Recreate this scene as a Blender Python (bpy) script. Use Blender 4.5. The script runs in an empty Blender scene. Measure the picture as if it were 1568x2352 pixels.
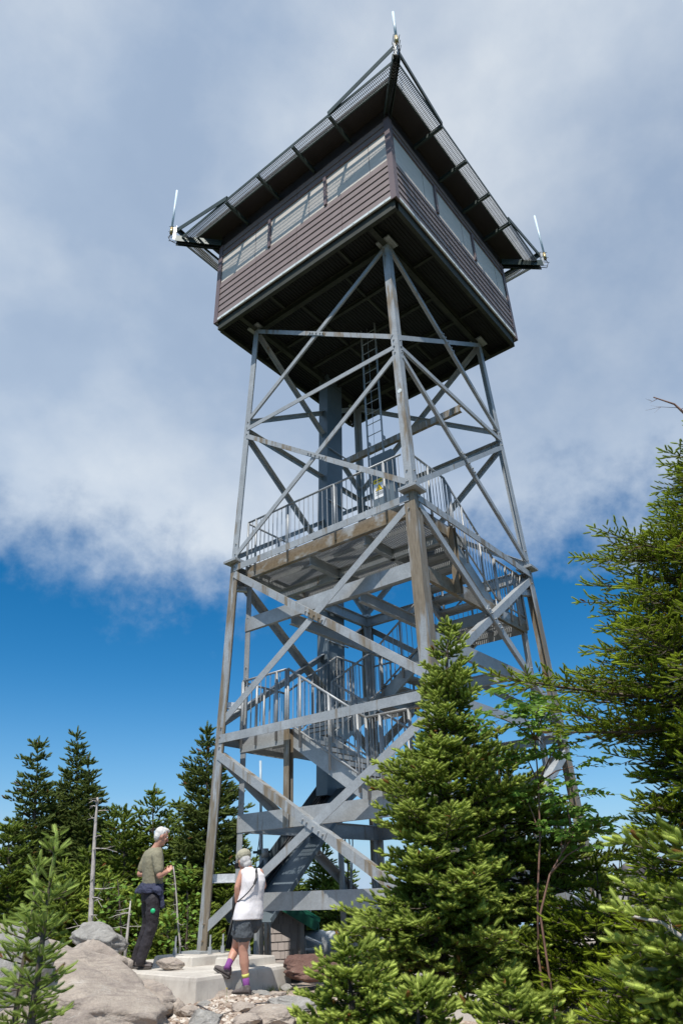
import bpy, math, random
import numpy as np
from mathutils import Vector, Matrix, noise
random.seed(7); NR = np.random.default_rng(11)
sc = bpy.context.scene; COL = sc.collection
PI = math.pi
def V3(*a): return np.array(a if len(a) > 1 else a[0], dtype=float)
def nrm(v):
    v = np.array(v, dtype=float); return v/np.linalg.norm(v)
# ------------------------------------------------------------------ camera frame (tower corner frame is the world frame)
CAM = V3(-10.41568508, -7.07778165, 0.69555601)
YAW, PITCH, ROLL, FPX = 0.6634, 0.5103, -0.0338, 1571.7
_F = V3(math.cos(PITCH)*math.cos(YAW), math.cos(PITCH)*math.sin(YAW), math.sin(PITCH))
_R = V3(math.sin(YAW), -math.cos(YAW), 0); _U = np.cross(_R, _F)
_R2 = _R*math.cos(ROLL)+_U*math.sin(ROLL); _U2 = -_R*math.sin(ROLL)+_U*math.cos(ROLL)
FH = V3(math.cos(YAW), math.sin(YAW), 0); RH = V3(math.sin(YAW), -math.cos(YAW), 0); UP = V3(0, 0, 1)
def ray(x, y): return _F+_R2*(x-784)/FPX-_U2*(y-1176)/FPX
def at(x, y, dist):            # point seen at (x,y) at a horizontal distance from the camera along its heading
    v = ray(x, y); return CAM+v*(dist/(v@FH))
def onz(x, y, z):
    v = ray(x, y); return CAM+v*((z-CAM[2])/v[2])

# ------------------------------------------------------------------ mesh helpers
class MB:
    def __init__(s): s.v = []; s.f = []; s.n = 0
    def add(s, verts, faces):
        s.v.extend([tuple(map(float, p)) for p in verts]); s.f.extend([tuple(i+s.n for i in f) for f in faces]); s.n += len(verts)
    def obox(s, c, ax, ay, az):          # centre and three half axes
        c, ax, ay, az = map(V3, (c, ax, ay, az))
        if np.dot(np.cross(ax, ay), az) < 0: ax = -ax
        vs = [c+i*ax+j*ay+k*az for k in (-1, 1) for j in (-1, 1) for i in (-1, 1)]
        s.add(vs, [(0, 2, 3, 1), (4, 5, 7, 6), (0, 1, 5, 4), (2, 6, 7, 3), (0, 4, 6, 2), (1, 3, 7, 5)])
    def box(s, x0, x1, y0, y1, z0, z1):
        s.obox(((x0+x1)/2, (y0+y1)/2, (z0+z1)/2), (abs(x1-x0)/2, 0, 0), (0, abs(y1-y0)/2, 0), (0, 0, abs(z1-z0)/2))
    def bar(s, p0, p1, n, n0, n1, b0, b1):   # prism from p0 to p1; offsets along n and along b = (roughly up) x axis
        p0, p1 = V3(p0), V3(p1); a = nrm(p1-p0); n = V3(n); n = nrm(n-a*np.dot(n, a)); b = np.cross(a, n)
        if b[2] < -1e-6 or (abs(b[2]) < 1e-6 and b[0]+b[1] < 0): b = -b
        s.obox((p0+p1)/2+n*(n0+n1)/2+b*(b0+b1)/2, (p1-p0)/2, n*abs(n1-n0)/2, b*abs(b1-b0)/2)
    def angle(s, p0, p1, w, n, t=.012, d=None):  # L section: flange of width w in the face with normal n, second flange inward at the top edge
        d = d or w
        s.bar(p0, p1, n, -t, 0, -w/2, w/2); s.bar(p0, p1, n, -d, -t-.001, w/2-t, w/2)
    def chan(s, p0, p1, h, n, fl=.07, t=.012):
        s.bar(p0, p1, n, -t, 0, -h/2, h/2); s.bar(p0, p1, n, -fl, -t-.001, h/2-t, h/2); s.bar(p0, p1, n, -fl, -t-.001, -h/2, -h/2+t)
    def tube(s, pts, r, seg=8, cap=True):
        pts = [V3(p) for p in pts]; rs = r if hasattr(r, '__len__') else [r]*len(pts); rings = []
        prev = None; base = s.n
        for i, p in enumerate(pts):
            d = pts[min(i+1, len(pts)-1)]-pts[max(i-1, 0)]; d = nrm(d)
            if prev is None:
                u = np.cross(d, UP) if abs(d[2]) < .95 else np.cross(d, V3(1, 0, 0))
            else: u = prev-d*np.dot(prev, d)
            u = nrm(u); w = np.cross(d, u); prev = u
            s.v.extend([tuple(p+rs[i]*(math.cos(2*PI*k/seg)*u+math.sin(2*PI*k/seg)*w)) for k in range(seg)])
        for i in range(len(pts)-1):
            for k in range(seg):
                a = base+i*seg+k; b = base+i*seg+(k+1) % seg; s.f.append((a, b, b+seg, a+seg))
        if cap:
            s.f.append(tuple(base+k for k in range(seg))[::-1]); s.f.append(tuple(base+(len(pts)-1)*seg+k for k in range(seg)))
        s.n = base+len(pts)*seg
    def loft(s, rings, seg=16, power=2.0):     # rings: (centre, u half axis, v half axis)
        base = s.n
        for c, u, v in rings:
            c, u, v = V3(c), V3(u), V3(v)
            for k in range(seg):
                a = 2*PI*k/seg; ca, sa = math.cos(a), math.sin(a)
                e = 2/power
                s.v.append(tuple(c+u*math.copysign(abs(ca)**e, ca)+v*math.copysign(abs(sa)**e, sa)))
        for i in range(len(rings)-1):
            for k in range(seg):
                a = base+i*seg+k; b = base+i*seg+(k+1) % seg; s.f.append((a, b, b+seg, a+seg))
        s.f.append(tuple(base+k for k in range(seg))[::-1]); s.f.append(tuple(base+(len(rings)-1)*seg+k for k in range(seg)))
        s.n = base+len(rings)*seg
    def ball(s, c, rx, ry=None, rz=None, X=(1, 0, 0), Y=(0, 1, 0), Z=(0, 0, 1), seg=14, rin=9):
        ry = ry or rx; rz = rz or rx; c = V3(c); X, Y, Z = V3(X), V3(Y), V3(Z)
        s.loft([(c+Z*rz*math.cos(t), X*rx*math.sin(t), Y*ry*math.sin(t)) for t in np.linspace(PI-.08, .08, rin)], seg)
    def build(s, name, mat, parent=None, smooth=False, **kw):
        me = bpy.data.meshes.new(name); me.from_pydata(s.v, [], s.f); me.update()
        if smooth: me.shade_smooth()
        me.materials.append(mat)
        o = bpy.data.objects.new(name, me); COL.objects.link(o)
        if parent is not None: o.parent = parent
        for k, v in kw.items(): o[k] = v
        return o
def thing(name, label, cat, loc=(0, 0, 0), group=None):
    o = bpy.data.objects.new(name, None); COL.objects.link(o); o.location = loc; o.empty_display_size = .2
    o['label'] = label; o['category'] = cat
    if group: o['group'] = group
    return o
def tag(o, label, cat, group=None):
    o['label'] = label; o['category'] = cat
    if group: o['group'] = group
    return o
def rebase(o, loc):      # put a thing's empty at its base while its parts keep their world place
    o.location = loc
    for c in o.children:
        c.matrix_parent_inverse = Matrix.Translation(-Vector(loc))

# ------------------------------------------------------------------ materials
def mat(name):
    m = bpy.data.materials.new(name); m.use_nodes = True; nt = m.node_tree
    b = nt.nodes['Principled BSDF']; return m, nt, b
def nd(nt, t, **kw):
    n = nt.nodes.new(t)
    for k, v in kw.items(): setattr(n, k, v)
    return n
def ramp(nt, fac, stops):
    r = nd(nt, 'ShaderNodeValToRGB'); el = r.color_ramp.elements
    while len(el) < len(stops): el.new(.5)
    for e, (p, c) in zip(el, stops): e.position = p; e.color = (*c, 1) if len(c) == 3 else c
    nt.links.new(fac, r.inputs[0]); return r.outputs[0]
def noise_tex(nt, scale, detail=4, rough=.55, vec=None, dist=0):
    n = nd(nt, 'ShaderNodeTexNoise'); n.inputs['Scale'].default_value = scale; n.inputs['Detail'].default_value = detail
    n.inputs['Roughness'].default_value = rough; n.inputs['Distortion'].default_value = dist
    if vec is not None: nt.links.new(vec, n.inputs['Vector'])
    return n.outputs[0]
def coords(nt, scale=(1, 1, 1), kind='Object'):
    tc = nd(nt, 'ShaderNodeTexCoord'); mp = nd(nt, 'ShaderNodeMapping'); mp.inputs['Scale'].default_value = scale
    nt.links.new(tc.outputs[kind], mp.inputs[0]); return mp.outputs[0]
def mix(nt, fac, a, b, bt='MIX'):
    m = nd(nt, 'ShaderNodeMix', data_type='RGBA', blend_type=bt)
    for i, x in ((0, fac), (6, a), (7, b)):
        if isinstance(x, bpy.types.NodeSocket): nt.links.new(x, m.inputs[i])
        else: m.inputs[i].default_value = x if i == 0 else (*x, 1)
    return m.outputs[2]
def bump(nt, b, h, strength=.3, dist=.02):
    bp = nd(nt, 'ShaderNodeBump'); bp.inputs['Strength'].default_value = strength; bp.inputs['Distance'].default_value = dist
    nt.links.new(h, bp.inputs['Height']); nt.links.new(bp.outputs[0], b.inputs['Normal'])
def simple(name, c, rough=.6, metal=0, var=.15, scale=8, bumpv=0, spec=.5):
    m, nt, b = mat(name); v = coords(nt); n = noise_tex(nt, scale, 6, .6, v)
    lo = tuple(x*(1-var) for x in c); hi = tuple(min(1, x*(1+var)) for x in c)
    nt.links.new(ramp(nt, n, [(.3, lo), (.7, hi)]), b.inputs['Base Color'])
    b.inputs['Roughness'].default_value = rough; b.inputs['Metallic'].default_value = metal; b.inputs['Specular IOR Level'].default_value = spec
    if bumpv: bump(nt, b, n, bumpv)
    return m
def steel(name, c=(.385, .40, .405), brown=0.0, bscale=(2.5, 2.5, .35)):
    m, nt, b = mat(name); v = coords(nt)
    sp = nd(nt, 'ShaderNodeTexVoronoi'); sp.inputs['Scale'].default_value = 55; nt.links.new(v, sp.inputs['Vector'])
    spv = nd(nt, 'ShaderNodeSeparateColor'); nt.links.new(sp.outputs['Color'], spv.inputs[0])
    n1 = noise_tex(nt, 3.0, 6, .65, v)
    c0 = ramp(nt, spv.outputs[0], [(0, tuple(x*.82 for x in c)), (1, tuple(x*1.18 for x in c))])
    c1 = mix(nt, .55, c0, ramp(nt, n1, [(.3, tuple(x*.7 for x in c)), (.55, c), (.75, tuple(min(1, x*1.5) for x in c))]))
    v2 = coords(nt, bscale); n2 = noise_tex(nt, 2.2, 5, .6, v2)
    th = .70-brown*.42
    mk = ramp(nt, n2, [(th-.05, (0, 0, 0)), (th+.05, (1, 1, 1))])
    n3 = noise_tex(nt, 14, 5, .6, v2)
    br = ramp(nt, n3, [(.3, (.19, .145, .095)), (.7, (.30, .245, .175))])
    nt.links.new(mix(nt, mk, c1, br), b.inputs['Base Color'])
    b.inputs['Metallic'].default_value = .25; b.inputs['Roughness'].default_value = .48
    bump(nt, b, n3, .12, .004)
    return m
M = {}
M['galv'] = steel('galvanized_steel', brown=.08)
M['galv_run'] = steel('stained_galvanized_steel', brown=.60)
M['galv_part'] = steel('lightly_stained_galvanized_steel', brown=.30)
M['galv_brown'] = steel('brown_stained_steel', brown=.72, bscale=(1, 1, 1.5))
M['rail'] = steel('galvanized_pipe', (.34, .35, .355), 0.0)
M['dark_steel'] = simple('dark_green_steel', (.035, .055, .05), .5, .2, .3, 5)
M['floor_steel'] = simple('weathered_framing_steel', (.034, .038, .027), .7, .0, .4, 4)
M['duct'] = simple('grey_painted_duct', (.14, .175, .20), .5, .2, .12, 2)
M['siding'] = simple('brown_siding', (.24, .185, .175), .55, 0, .10, 3)
M['trim'] = simple('brown_trim', (.17, .125, .13), .5, 0, .08, 3)
M['flash'] = simple('white_flashing', (.72, .76, .74), .4, .1, .12, 6)
M['roof'] = simple('brown_roof_metal', (.035, .027, .026), .5, 0, .1, 2)
M['pipe_white'] = simple('white_fibreglass', (.62, .74, .80), .4, 0, .03)
M['bracket'] = simple('bright_bracket_steel', (.62, .63, .64), .4, .3, .2, 20)
M['brass'] = simple('brass_fitting', (.55, .42, .2), .35, .6, .2, 20)
M['black'] = simple('black_rubber', (.02, .02, .022), .6)
M['concrete'] = None
def mk_window():
    m, nt, b = mat('clouded_shutter_panel'); v = coords(nt, (1, 1, 3)); n = noise_tex(nt, 2.6, 7, .7, v, .6)
    nt.links.new(ramp(nt, n, [(.3, (.60, .535, .465)), (.7, (.74, .67, .59))]), b.inputs['Base Color'])
    b.inputs['Roughness'].default_value = .55; return m
M['shutter'] = mk_window()
def mk_concrete():
    m, nt, b = mat('poured_concrete'); v = coords(nt); n = noise_tex(nt, 3, 8, .65, v); n2 = noise_tex(nt, 70, 3, .6, v)
    vs = coords(nt, (6, 6, .8)); st = noise_tex(nt, 3.0, 4, .6, vs)
    c = ramp(nt, n, [(.3, (.42, .375, .33)), (.55, (.56, .52, .46)), (.75, (.64, .60, .54))])
    c = mix(nt, ramp(nt, st, [(.55, (0, 0, 0)), (.75, (.5, .5, .5))]), c, (.26, .23, .19))
    nt.links.new(c, b.inputs['Base Color']); b.inputs['Roughness'].default_value = .85
    bump(nt, b, n2, .25, .004); return m
M['concrete'] = mk_concrete()
def mk_rock(name, cols, scale=1.0, strata=(1, 1, 1), bstr=.6):
    m, nt, b = mat(name); v = coords(nt, strata)
    n = noise_tex(nt, 1.6*scale, 9, .68, v, .4); n2 = noise_tex(nt, 9*scale, 8, .7, v); n3 = noise_tex(nt, 40*scale, 5, .7, coords(nt))
    c = ramp(nt, n, [(.28, cols[0]), (.45, cols[1]), (.58, cols[2]), (.75, cols[3])])
    ns_ = noise_tex(nt, 2.5*scale, 7, .7, coords(nt, (.45, 5.0, 6.0)), .6); c = mix(nt, ramp(nt, n2, [(.40, (.0, .0, .0)), (.66, (.8, .8, .8))]), c, tuple(x*.9 for x in cols[1]))
    c = mix(nt, ramp(nt, ns_, [(.52, (0, 0, 0)), (.60, (.6, .6, .6))]), c, tuple(x*1.3 for x in cols[0])); c = mix(nt, ramp(nt, ns_, [(.30, (.6, .6, .6)), (.42, (0, 0, 0))]), c, cols[3])
    c = mix(nt, ramp(nt, n3, [(.45, (0, 0, 0)), (.8, (.4, .4, .4))]), c, tuple(x*.6 for x in cols[0]))
    li = nd(nt, 'ShaderNodeTexVoronoi'); li.inputs['Scale'].default_value = 5*scale; nt.links.new(coords(nt), li.inputs['Vector'])
    lm = ramp(nt, li.outputs['Distance'], [(.06, (.7, .7, .7)), (.12, (0, 0, 0))])
    lm2 = mix(nt, 1.0, lm, ramp(nt, n2, [(.5, (0, 0, 0)), (.6, (1, 1, 1))]), 'MULTIPLY')
    c = mix(nt, lm2, c, (.42, .43, .33))
    nt.links.new(c, b.inputs['Base Color']); b.inputs['Roughness'].default_value = .9
    h = nd(nt, 'ShaderNodeMath', operation='ADD'); nt.links.new(n2, h.inputs[0]); nt.links.new(n3, h.inputs[1])
    bump(nt, b, h.outputs[0], .55, .04); return m
M['rock_tan'] = mk_rock('tan_weathered_rock', [(.20, .165, .145), (.40, .335, .28), (.49, .415, .34), (.62, .58, .52)], 1, (1, 1, 3.5))
M['rock_grey'] = mk_rock('grey_lichen_rock', [(.14, .13, .12), (.31, .295, .27), (.43, .41, .38), (.60, .58, .54)])
M['rock_red'] = mk_rock('reddish_brown_rock', [(.07, .035, .03), (.16, .085, .065), (.22, .13, .10), (.32, .24, .2)])
def mk_ground():
    m, nt, b = mat('gravel_and_soil'); v = coords(nt)
    n = noise_tex(nt, .9, 8, .65, v); n2 = noise_tex(nt, 14, 8, .75, v)
    vo = nd(nt, 'ShaderNodeTexVoronoi'); vo.inputs['Scale'].default_value = 28; nt.links.new(v, vo.inputs['Vector'])
    s = nd(nt, 'ShaderNodeSeparateColor'); nt.links.new(vo.outputs['Color'], s.inputs[0])
    c = ramp(nt, s.outputs[0], [(0, (.24, .18, .14)), (.5, (.38, .30, .235)), (1, (.50, .44, .37))])
    c = mix(nt, ramp(nt, n2, [(.35, (0, 0, 0)), (.65, (.6, .6, .6))]), c, (.34, .25, .19))
    geo = nd(nt, 'ShaderNodeNewGeometry'); 
    d = nd(nt, 'ShaderNodeVectorMath', operation='DISTANCE'); nt.links.new(geo.outputs['Position'], d.inputs[0]); d.inputs[1].default_value = (-3.2, -1.2, -.4)
    far = ramp(nt, mapr(nt, d.outputs['Value'], 4.5, 9), [(0, (0, 0, 0)), (1, (1, 1, 1))])
    sum_ = mix(nt, .35, far, ramp(nt, n, [(.42, (0, 0, 0)), (.6, (1, 1, 1))]), 'MULTIPLY')
    c = mix(nt, far, c, ramp(nt, n2, [(.35, (.02, .028, .012)), (.65, (.06, .065, .03))]))
    nt.links.new(c, b.inputs['Base Color']); b.inputs['Roughness'].default_value = .95
    bump(nt, b, vo.outputs['Distance'], .6, .02); return m
def mapr(nt, val, a, b_, c=0, d=1):
    m = nd(nt, 'ShaderNodeMapRange'); m.inputs[1].default_value = a; m.inputs[2].default_value = b_; m.inputs[3].default_value = c; m.inputs[4].default_value = d
    nt.links.new(val, m.inputs[0]); return m.outputs[0]
M['ground'] = mk_ground()
def mk_leaf(name, old, new, transl=.40, rough=.5):
    m, nt, b = mat(name)
    at_ = nd(nt, 'ShaderNodeAttribute', attribute_name='tint')
    sp = nd(nt, 'ShaderNodeSeparateColor'); nt.links.new(at_.outputs['Color'], sp.inputs[0])
    c = mix(nt, sp.outputs[0], old, new)
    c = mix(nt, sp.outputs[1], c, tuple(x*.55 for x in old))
    c = mix(nt, sp.outputs[2], c, (.22, .09, .03))
    nt.links.new(c, b.inputs['Base Color']); b.inputs['Roughness'].default_value = .6; b.inputs['Specular IOR Level'].default_value = .15
    tr = nd(nt, 'ShaderNodeBsdfTranslucent'); nt.links.new(mix(nt, .5, c, new), tr.inputs[0])
    ms = nd(nt, 'ShaderNodeMixShader'); ms.inputs[0].default_value = transl
    nt.links.new(b.outputs[0], ms.inputs[1]); nt.links.new(tr.outputs[0], ms.inputs[2])
    nt.links.new(ms.outputs[0], nt.nodes['Material Output'].inputs[0]); return m
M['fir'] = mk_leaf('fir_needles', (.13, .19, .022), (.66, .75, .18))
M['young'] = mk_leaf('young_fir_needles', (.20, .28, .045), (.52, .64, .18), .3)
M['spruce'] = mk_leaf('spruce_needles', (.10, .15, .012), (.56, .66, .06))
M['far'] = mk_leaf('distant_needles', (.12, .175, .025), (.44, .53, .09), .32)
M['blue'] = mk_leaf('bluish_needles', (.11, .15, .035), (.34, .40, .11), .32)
M['leaf'] = mk_leaf('broad_leaves', (.10, .20, .03), (.26, .42, .08), .35)
M['bark'] = simple('conifer_bark', (.10, .075, .06), .9, 0, .4, 12, .5)
M['bark_red'] = simple('reddish_bark', (.20, .11, .08), .8, 0, .3, 12, .3)
M['deadwood'] = simple('bleached_deadwood', (.42, .38, .35), .8, 0, .3, 9, .4)
M['char'] = simple('weathered_dark_wood', (.10, .09, .095), .9, 0, .4, 9, .6)

# ------------------------------------------------------------------ terrain
def hgt(x, y):
    p = V3(x, y, 0)-V3(CAM[0], CAM[1], 0); d = p@FH; r = p@RH
    h = np.interp(d, [-30, 0, 3, 6, 8.8, 10.2, 12.5, 16, 20, 30, 60, 150, 600, 4000], [-2, -.95, -.85, -.66, -.46, -.37, -.45, -.85, -1.3, -3, -12, -45, -140, -200])
    rad = abs(r)
    if d < 25: h -= np.interp(rad, [3, 8, 20, 60], [0, .15, 1.5, 9])
    n = noise.fractal(Vector((x*.9, y*.9, 0)), 1, 2, 5)*.045 if d < 40 else 0
    if d > 40: n = noise.fractal(Vector((x*.02, y*.02, 3)), 1, 2, 4)*min(18, d*.06)
    return h+n
def terrain():
    def axis(c): 
        a = [0]; s = .09
        while a[-1] < 3800:
            a.append(a[-1]+s)
            if a[-1] > 5: s *= 1.14
        a = np.array(a); return np.concatenate([-a[:0:-1], a])+c
    X = axis(-3.5); Y = axis(-1.0); nx, ny = len(X), len(Y)
    v = [(x, y, hgt(x, y)) for y in Y for x in X]
    f = [(j*nx+i, j*nx+i+1, (j+1)*nx+i+1, (j+1)*nx+i) for j in range(ny-1) for i in range(nx-1)]
    m = MB(); m.add(v, f); o = m.build('ground', M['ground'], smooth=True, kind='structure'); return o
terrain()

# ------------------------------------------------------------------ fire tower
tower = thing('fire_tower', 'tall galvanized steel lookout tower with a brown boarded cabin and zigzag stairs inside', 'fire tower', (0, 0, 0))
KY = .981
LZ = [0, 3.113, 6.463, 9.668, 12.804]; LS = [2.327, 2.256, 2.18, 2.089, 2.0]
def half(z): return float(np.interp(z, LZ, LS))
SG = {'N': (-1, -1), 'L': (-1, 1), 'R': (1, -1), 'B': (1, 1)}
def corner(c, z, ins=0):
    s = half(z); return V3(SG[c][0]*(s-ins), SG[c][1]*(s*KY-ins), z)
FACES = [('L', 'N', (-1, 0, 0)), ('N', 'R', (0, -1, 0)), ('R', 'B', (1, 0, 0)), ('B', 'L', (0, 1, 0))]
def bolts(m, pts, n, r=.016, h=.024):
    n = nrm(n)
    for p in pts: m.tube([V3(p)+n*.001, V3(p)+n*h], r, 6)
for c, (sx, sy) in SG.items():
    for (z0, z1, w) in ((.03, 6.43, .20), (6.49, 12.62, .15)):
        m = MB(); p0, p1 = corner(c, z0), corner(c, z1); ax = nrm(p1-p0)
        # flange in the x face and in the y face, both on the outside
        u = V3(0, -sy, 0); u = nrm(u-ax*np.dot(u, ax)); n = nrm(np.cross(ax, u)); n = n*np.sign(n[0]*sx)
        m.obox((p0+p1)/2+u*w/2-n*.008, (p1-p0)/2, u*w/2, n*.008)
        u2 = V3(-sx, 0, 0); u2 = nrm(u2-ax*np.dot(u2, ax)); n2 = nrm(np.cross(ax, u2)); n2 = n2*np.sign(n2[1]*sy)
        m.obox((p0+p1)/2+u2*(w/2+.0085)-n2*.009, (p1-p0)/2, u2*(w/2-.0085), n2*.008)
        for zz in ([3.113] if z0 < 1 else [9.668]):
            P = corner(c, zz)
            bolts(m, [P+u*w*.6+ax*k for k in (-.16, 0, .16)], n); bolts(m, [P+u2*w*.6+ax*k for k in (-.16, 0, .16)], n2)
        bolts(m, [p0+u*w*.6+ax*k for k in (.12, .34)], n); bolts(m, [p0+u2*w*.6+ax*k for k in (.12, .34)], n2)
        bolts(m, [p1+u*w*.6-ax*k for k in (.12, .34)], n); bolts(m, [p1+u2*w*.6-ax*k for k in (.12, .34)], n2)
        m.build('leg', M['galv_run'] if z0 < 1 else M['galv_part'] if c == 'N' else M['galv'], tower)
    m = MB(); P = corner(c, 6.46, .06)
    m.box(P[0]-.17, P[0]+.17, P[1]-.17, P[1]+.17, 6.415, 6.435); m.box(P[0]-.17, P[0]+.17, P[1]-.17, P[1]+.17, 6.438, 6.462)
    m.build('splice_plate', M['galv'], tower)
    m = MB(); P = corner(c, 0, .05); m.box(P[0]-.22, P[0]+.22, P[1]-.22, P[1]+.22, 0, .028); m.build('base_plate', M['galv'], tower)
    m = MB(); P = corner(c, 12.7, .05); m.box(P[0]-.17, P[0]+.17, P[1]-.17, P[1]+.17, 12.622, 12.66); m.build('cap_plate', M['galv'], tower)
for fi, (a, b, n) in enumerate(FACES):
    n = V3(n)
    for k in range(4):
        w = .13 if k < 2 else .10
        z0, z1 = LZ[k]+(.3 if k == 0 else .26 if k != 2 else .14), LZ[k+1]-(.3 if k < 2 else .24)
        if k == 3: z1 = 12.5
        for (ca, cb, off) in ((b, a, .001), (a, b, -.022)):
            p0, p1 = corner(ca, z0), corner(cb, z1); tan = nrm((corner(b, z0)-corner(a, z0)))
            sg = 1 if ca == a else -1
            p0 = p0+tan*sg*.12; p1 = p1-tan*sg*.12
            m = MB()
            if off > 0: m.angle(p0+n*.014, p1+n*.014, w, n)
            else: m.angle(p0-n*.004, p1-n*.004, w, n)
            if off > 0:
                c0 = (p0+p1)/2; dd = nrm(p1-p0); m.bar(c0-dd*.28, c0+dd*.28, n, .0145, .024, -w/2+.01, w/2-.01)
                bolts(m, [c0+dd*t+n*.024 for t in (-.22, -.13, 0, .13, .22)], n, .018, .03)
            o = m.build('diagonal_brace', M['galv_part'] if (off > 0 and fi == 0) else M['galv'], tower)
    for k in (1, 2, 3):
        z = LZ[k]+(-.03 if k != 2 else -.17); p0, p1 = corner(a, z), corner(b, z); tan = nrm(p1-p0)
        m = MB(); w = (.14, .13, .10)[k-1]
        m.angle(p0+tan*.10+n*.014, p1-tan*.10+n*.014, w, n); m.build('horizontal_strut', M['galv_part'] if k == 2 else M['galv'], tower)
    # top strut under the cabin
# stair frame ------------------------------------------------------
A = 1.93; I = .80
def col(x, y, z0, z1, w=.12):
    m = MB(); sx, sy = np.sign(x), np.sign(y)
    m.box(x, x-sx*w, y, y-sy*.012, z0, z1); m.box(x, x-sx*.012, y-sy*.0125, y-sy*w, z0, z1)
    for z in np.arange(.7, z1, 1.15): bolts(m, [(x-sx*.06, y, z), (x-sx*.06, y, z+.2)], (0, sy, 0), .014, .02); bolts(m, [(x, y-sy*.06, z), (x, y-sy*.06, z+.2)], (sx, 0, 0), .014, .02)
    m.build('stair_column', M['galv'], tower)
for c, (sx, sy) in SG.items(): col(sx*A, sy*A, .03, 6.33)
for c, (sx, sy) in SG.items():
    for z in (.92, 3.62, 5.85):
        P = corner(c, z, .1); Q = V3(sx*A, sy*A, z); m = MB()
        m.bar(P+V3(0, -sy*.0, 0), Q, (0, sy, 0) if True else 0, -.05, .05, -.006, .006); m.bar(P, Q, (0, sy, 0), .038, .05, .0065, .12)
        m.build('tie_bracket', M['bracket'], tower)
def ringch(face, z, h=.22, m_='galv', s0=-A, s1=A):
    m = MB(); e = .013
    if face == 'x-': m.chan((-A-e, s0, z), (-A-e, s1, z), h, (-1, 0, 0))
    if face == 'x+': m.chan((A+e, s0, z), (A+e, s1, z), h, (1, 0, 0))
    if face == 'y-': m.chan((s0, -A-e, z), (s1, -A-e, z), h, (0, -1, 0))
    if face == 'y+': m.chan((s0, A+e, z), (s1, A+e, z), h, (0, 1, 0))
    m.build('channel_beam', M[m_], tower)
for z, h in ((.64, .24), (1.76, .27)):
    for f in ('x-', 'y-', 'x+', 'y+'): ringch(f, z, h)
ringch('x-', 2.99, .24, 'galv', I, A)
ringch('x-', 5.17, .26, 'galv'); ringch('x-', 6.24, .26, 'galv_brown')
ringch('y-', 5.17, .24, 'galv_brown'); ringch('y-', 4.07, .24); ringch('x+', 6.24, .22)
ringch('y+', 6.24, .24); ringch('y-', 6.24, .22, 'galv_run', -A, -I)
# posts from the low channel to the left landing
for (x, y, z0, z1) in ((-A-.02, .84, 1.62, 3.1), (-.80, -1.95, 5.05, 6.3), (.84, A+.02, 2.9, 4.1)):
    m = MB(); m.box(x-.055, x+.055, y-.006, y+.006, z0, z1); m.box(x-.055, x-.043, y-.11, y-.0065, z0, z1); m.box(x+.043, x+.055, y-.11, y-.0065, z0, z1)
    m.build('hanger_post', M['galv_run'], tower)
def cross_beam(p0, p1, h=.2):
    m = MB(); m.bar(p0, p1, np.cross(nrm(V3(p1)-V3(p0)), UP), -.045, .045, -h/2, -h/2+.012)
    m.bar(p0, p1, np.cross(nrm(V3(p1)-V3(p0)), UP), -.045, .045, h/2-.012, h/2)
    m.bar(p0, p1, np.cross(nrm(V3(p1)-V3(p0)), UP), -.005, .005, -h/2+.0125, h/2-.0125); m.build('floor_beam', M['galv'], tower)
def grating(parent, x0, x1, y0, y1, z, along='y', sp=.045, name='grating'):
    m = MB()
    if along == 'y':
        for x in np.arange(x0+.01, x1, sp): m.box(x-.0075, x+.0075, y0, y1, z-.03, z)
        for y in np.arange(y0+.03, y1, .11): m.box(x0, x1, y-.005, y+.005, z-.012, z-.003)
    else:
        for y in np.arange(y0+.01, y1, sp): m.box(x0, x1, y-.0075, y+.0075, z-.038, z)
        for x in np.arange(x0+.03, x1, .11): m.box(x-.005, x+.005, y0, y1, z-.012, z-.003)
    return m.build(name, M['rail'], parent)
def landing(x0, x1, y0, y1, z):
    m = MB(); t = .012; d = .22
    m.box(x0, x1, y0, y0+t, z-d, z-.001); m.box(x0, x1, y1-t, y1, z-d, z-.001); m.box(x0, x0+t, y0+t+.001, y1-t-.001, z-d, z-.001); m.box(x1-t, x1, y0+t+.001, y1-t-.001, z-d, z-.001)
    for x in np.linspace(x0, x1, 4)[1:-1]: m.box(x-.004, x+.004, y0+t+.001, y1-t-.001, z-.11, z-.035)
    o = m.build('landing', M['galv'], tower); grating(o, x0+t+.002, x1-t-.002, y0+t+.002, y1-t-.002, z, 'x')
    return o
landing(-A+.02, -I, -A+.02, -I, 2.02)                     # near corner, low
landing(I, A-.02, -A+.02, -I, .94)
landing(-A+.02, -I, I, A-.02, 3.10)                       # left corner
landing(I, A-.02, I, A-.02, 4.18)                         # back corner
landing(I, A-.02, -A+.02, -I, 5.27)                       # right corner
pf = landing(-A+.02, -.15, -A+.02, A-.02, 6.35)           # upper platform
for y in (-.9, .35): cross_beam((-A+.04, y, 6.03), (-.17, y, 6.03))
cross_beam((-1.05, -A+.04, 6.03), (-1.05, A-.04, 6.03)); cross_beam((-A+.03, -.75, 5.02), (A-.03, -.75, 5.02), .2); cross_beam((-.16, -A+.04, 6.0), (-.16, A-.04, 6.0))
cross_beam((-A+.03, .8, 5.02), (A-.03, .8, 5.02), .2); cross_beam((.8, -A+.04, 4.0), (.8, A-.04, 4.0), .2)
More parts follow.
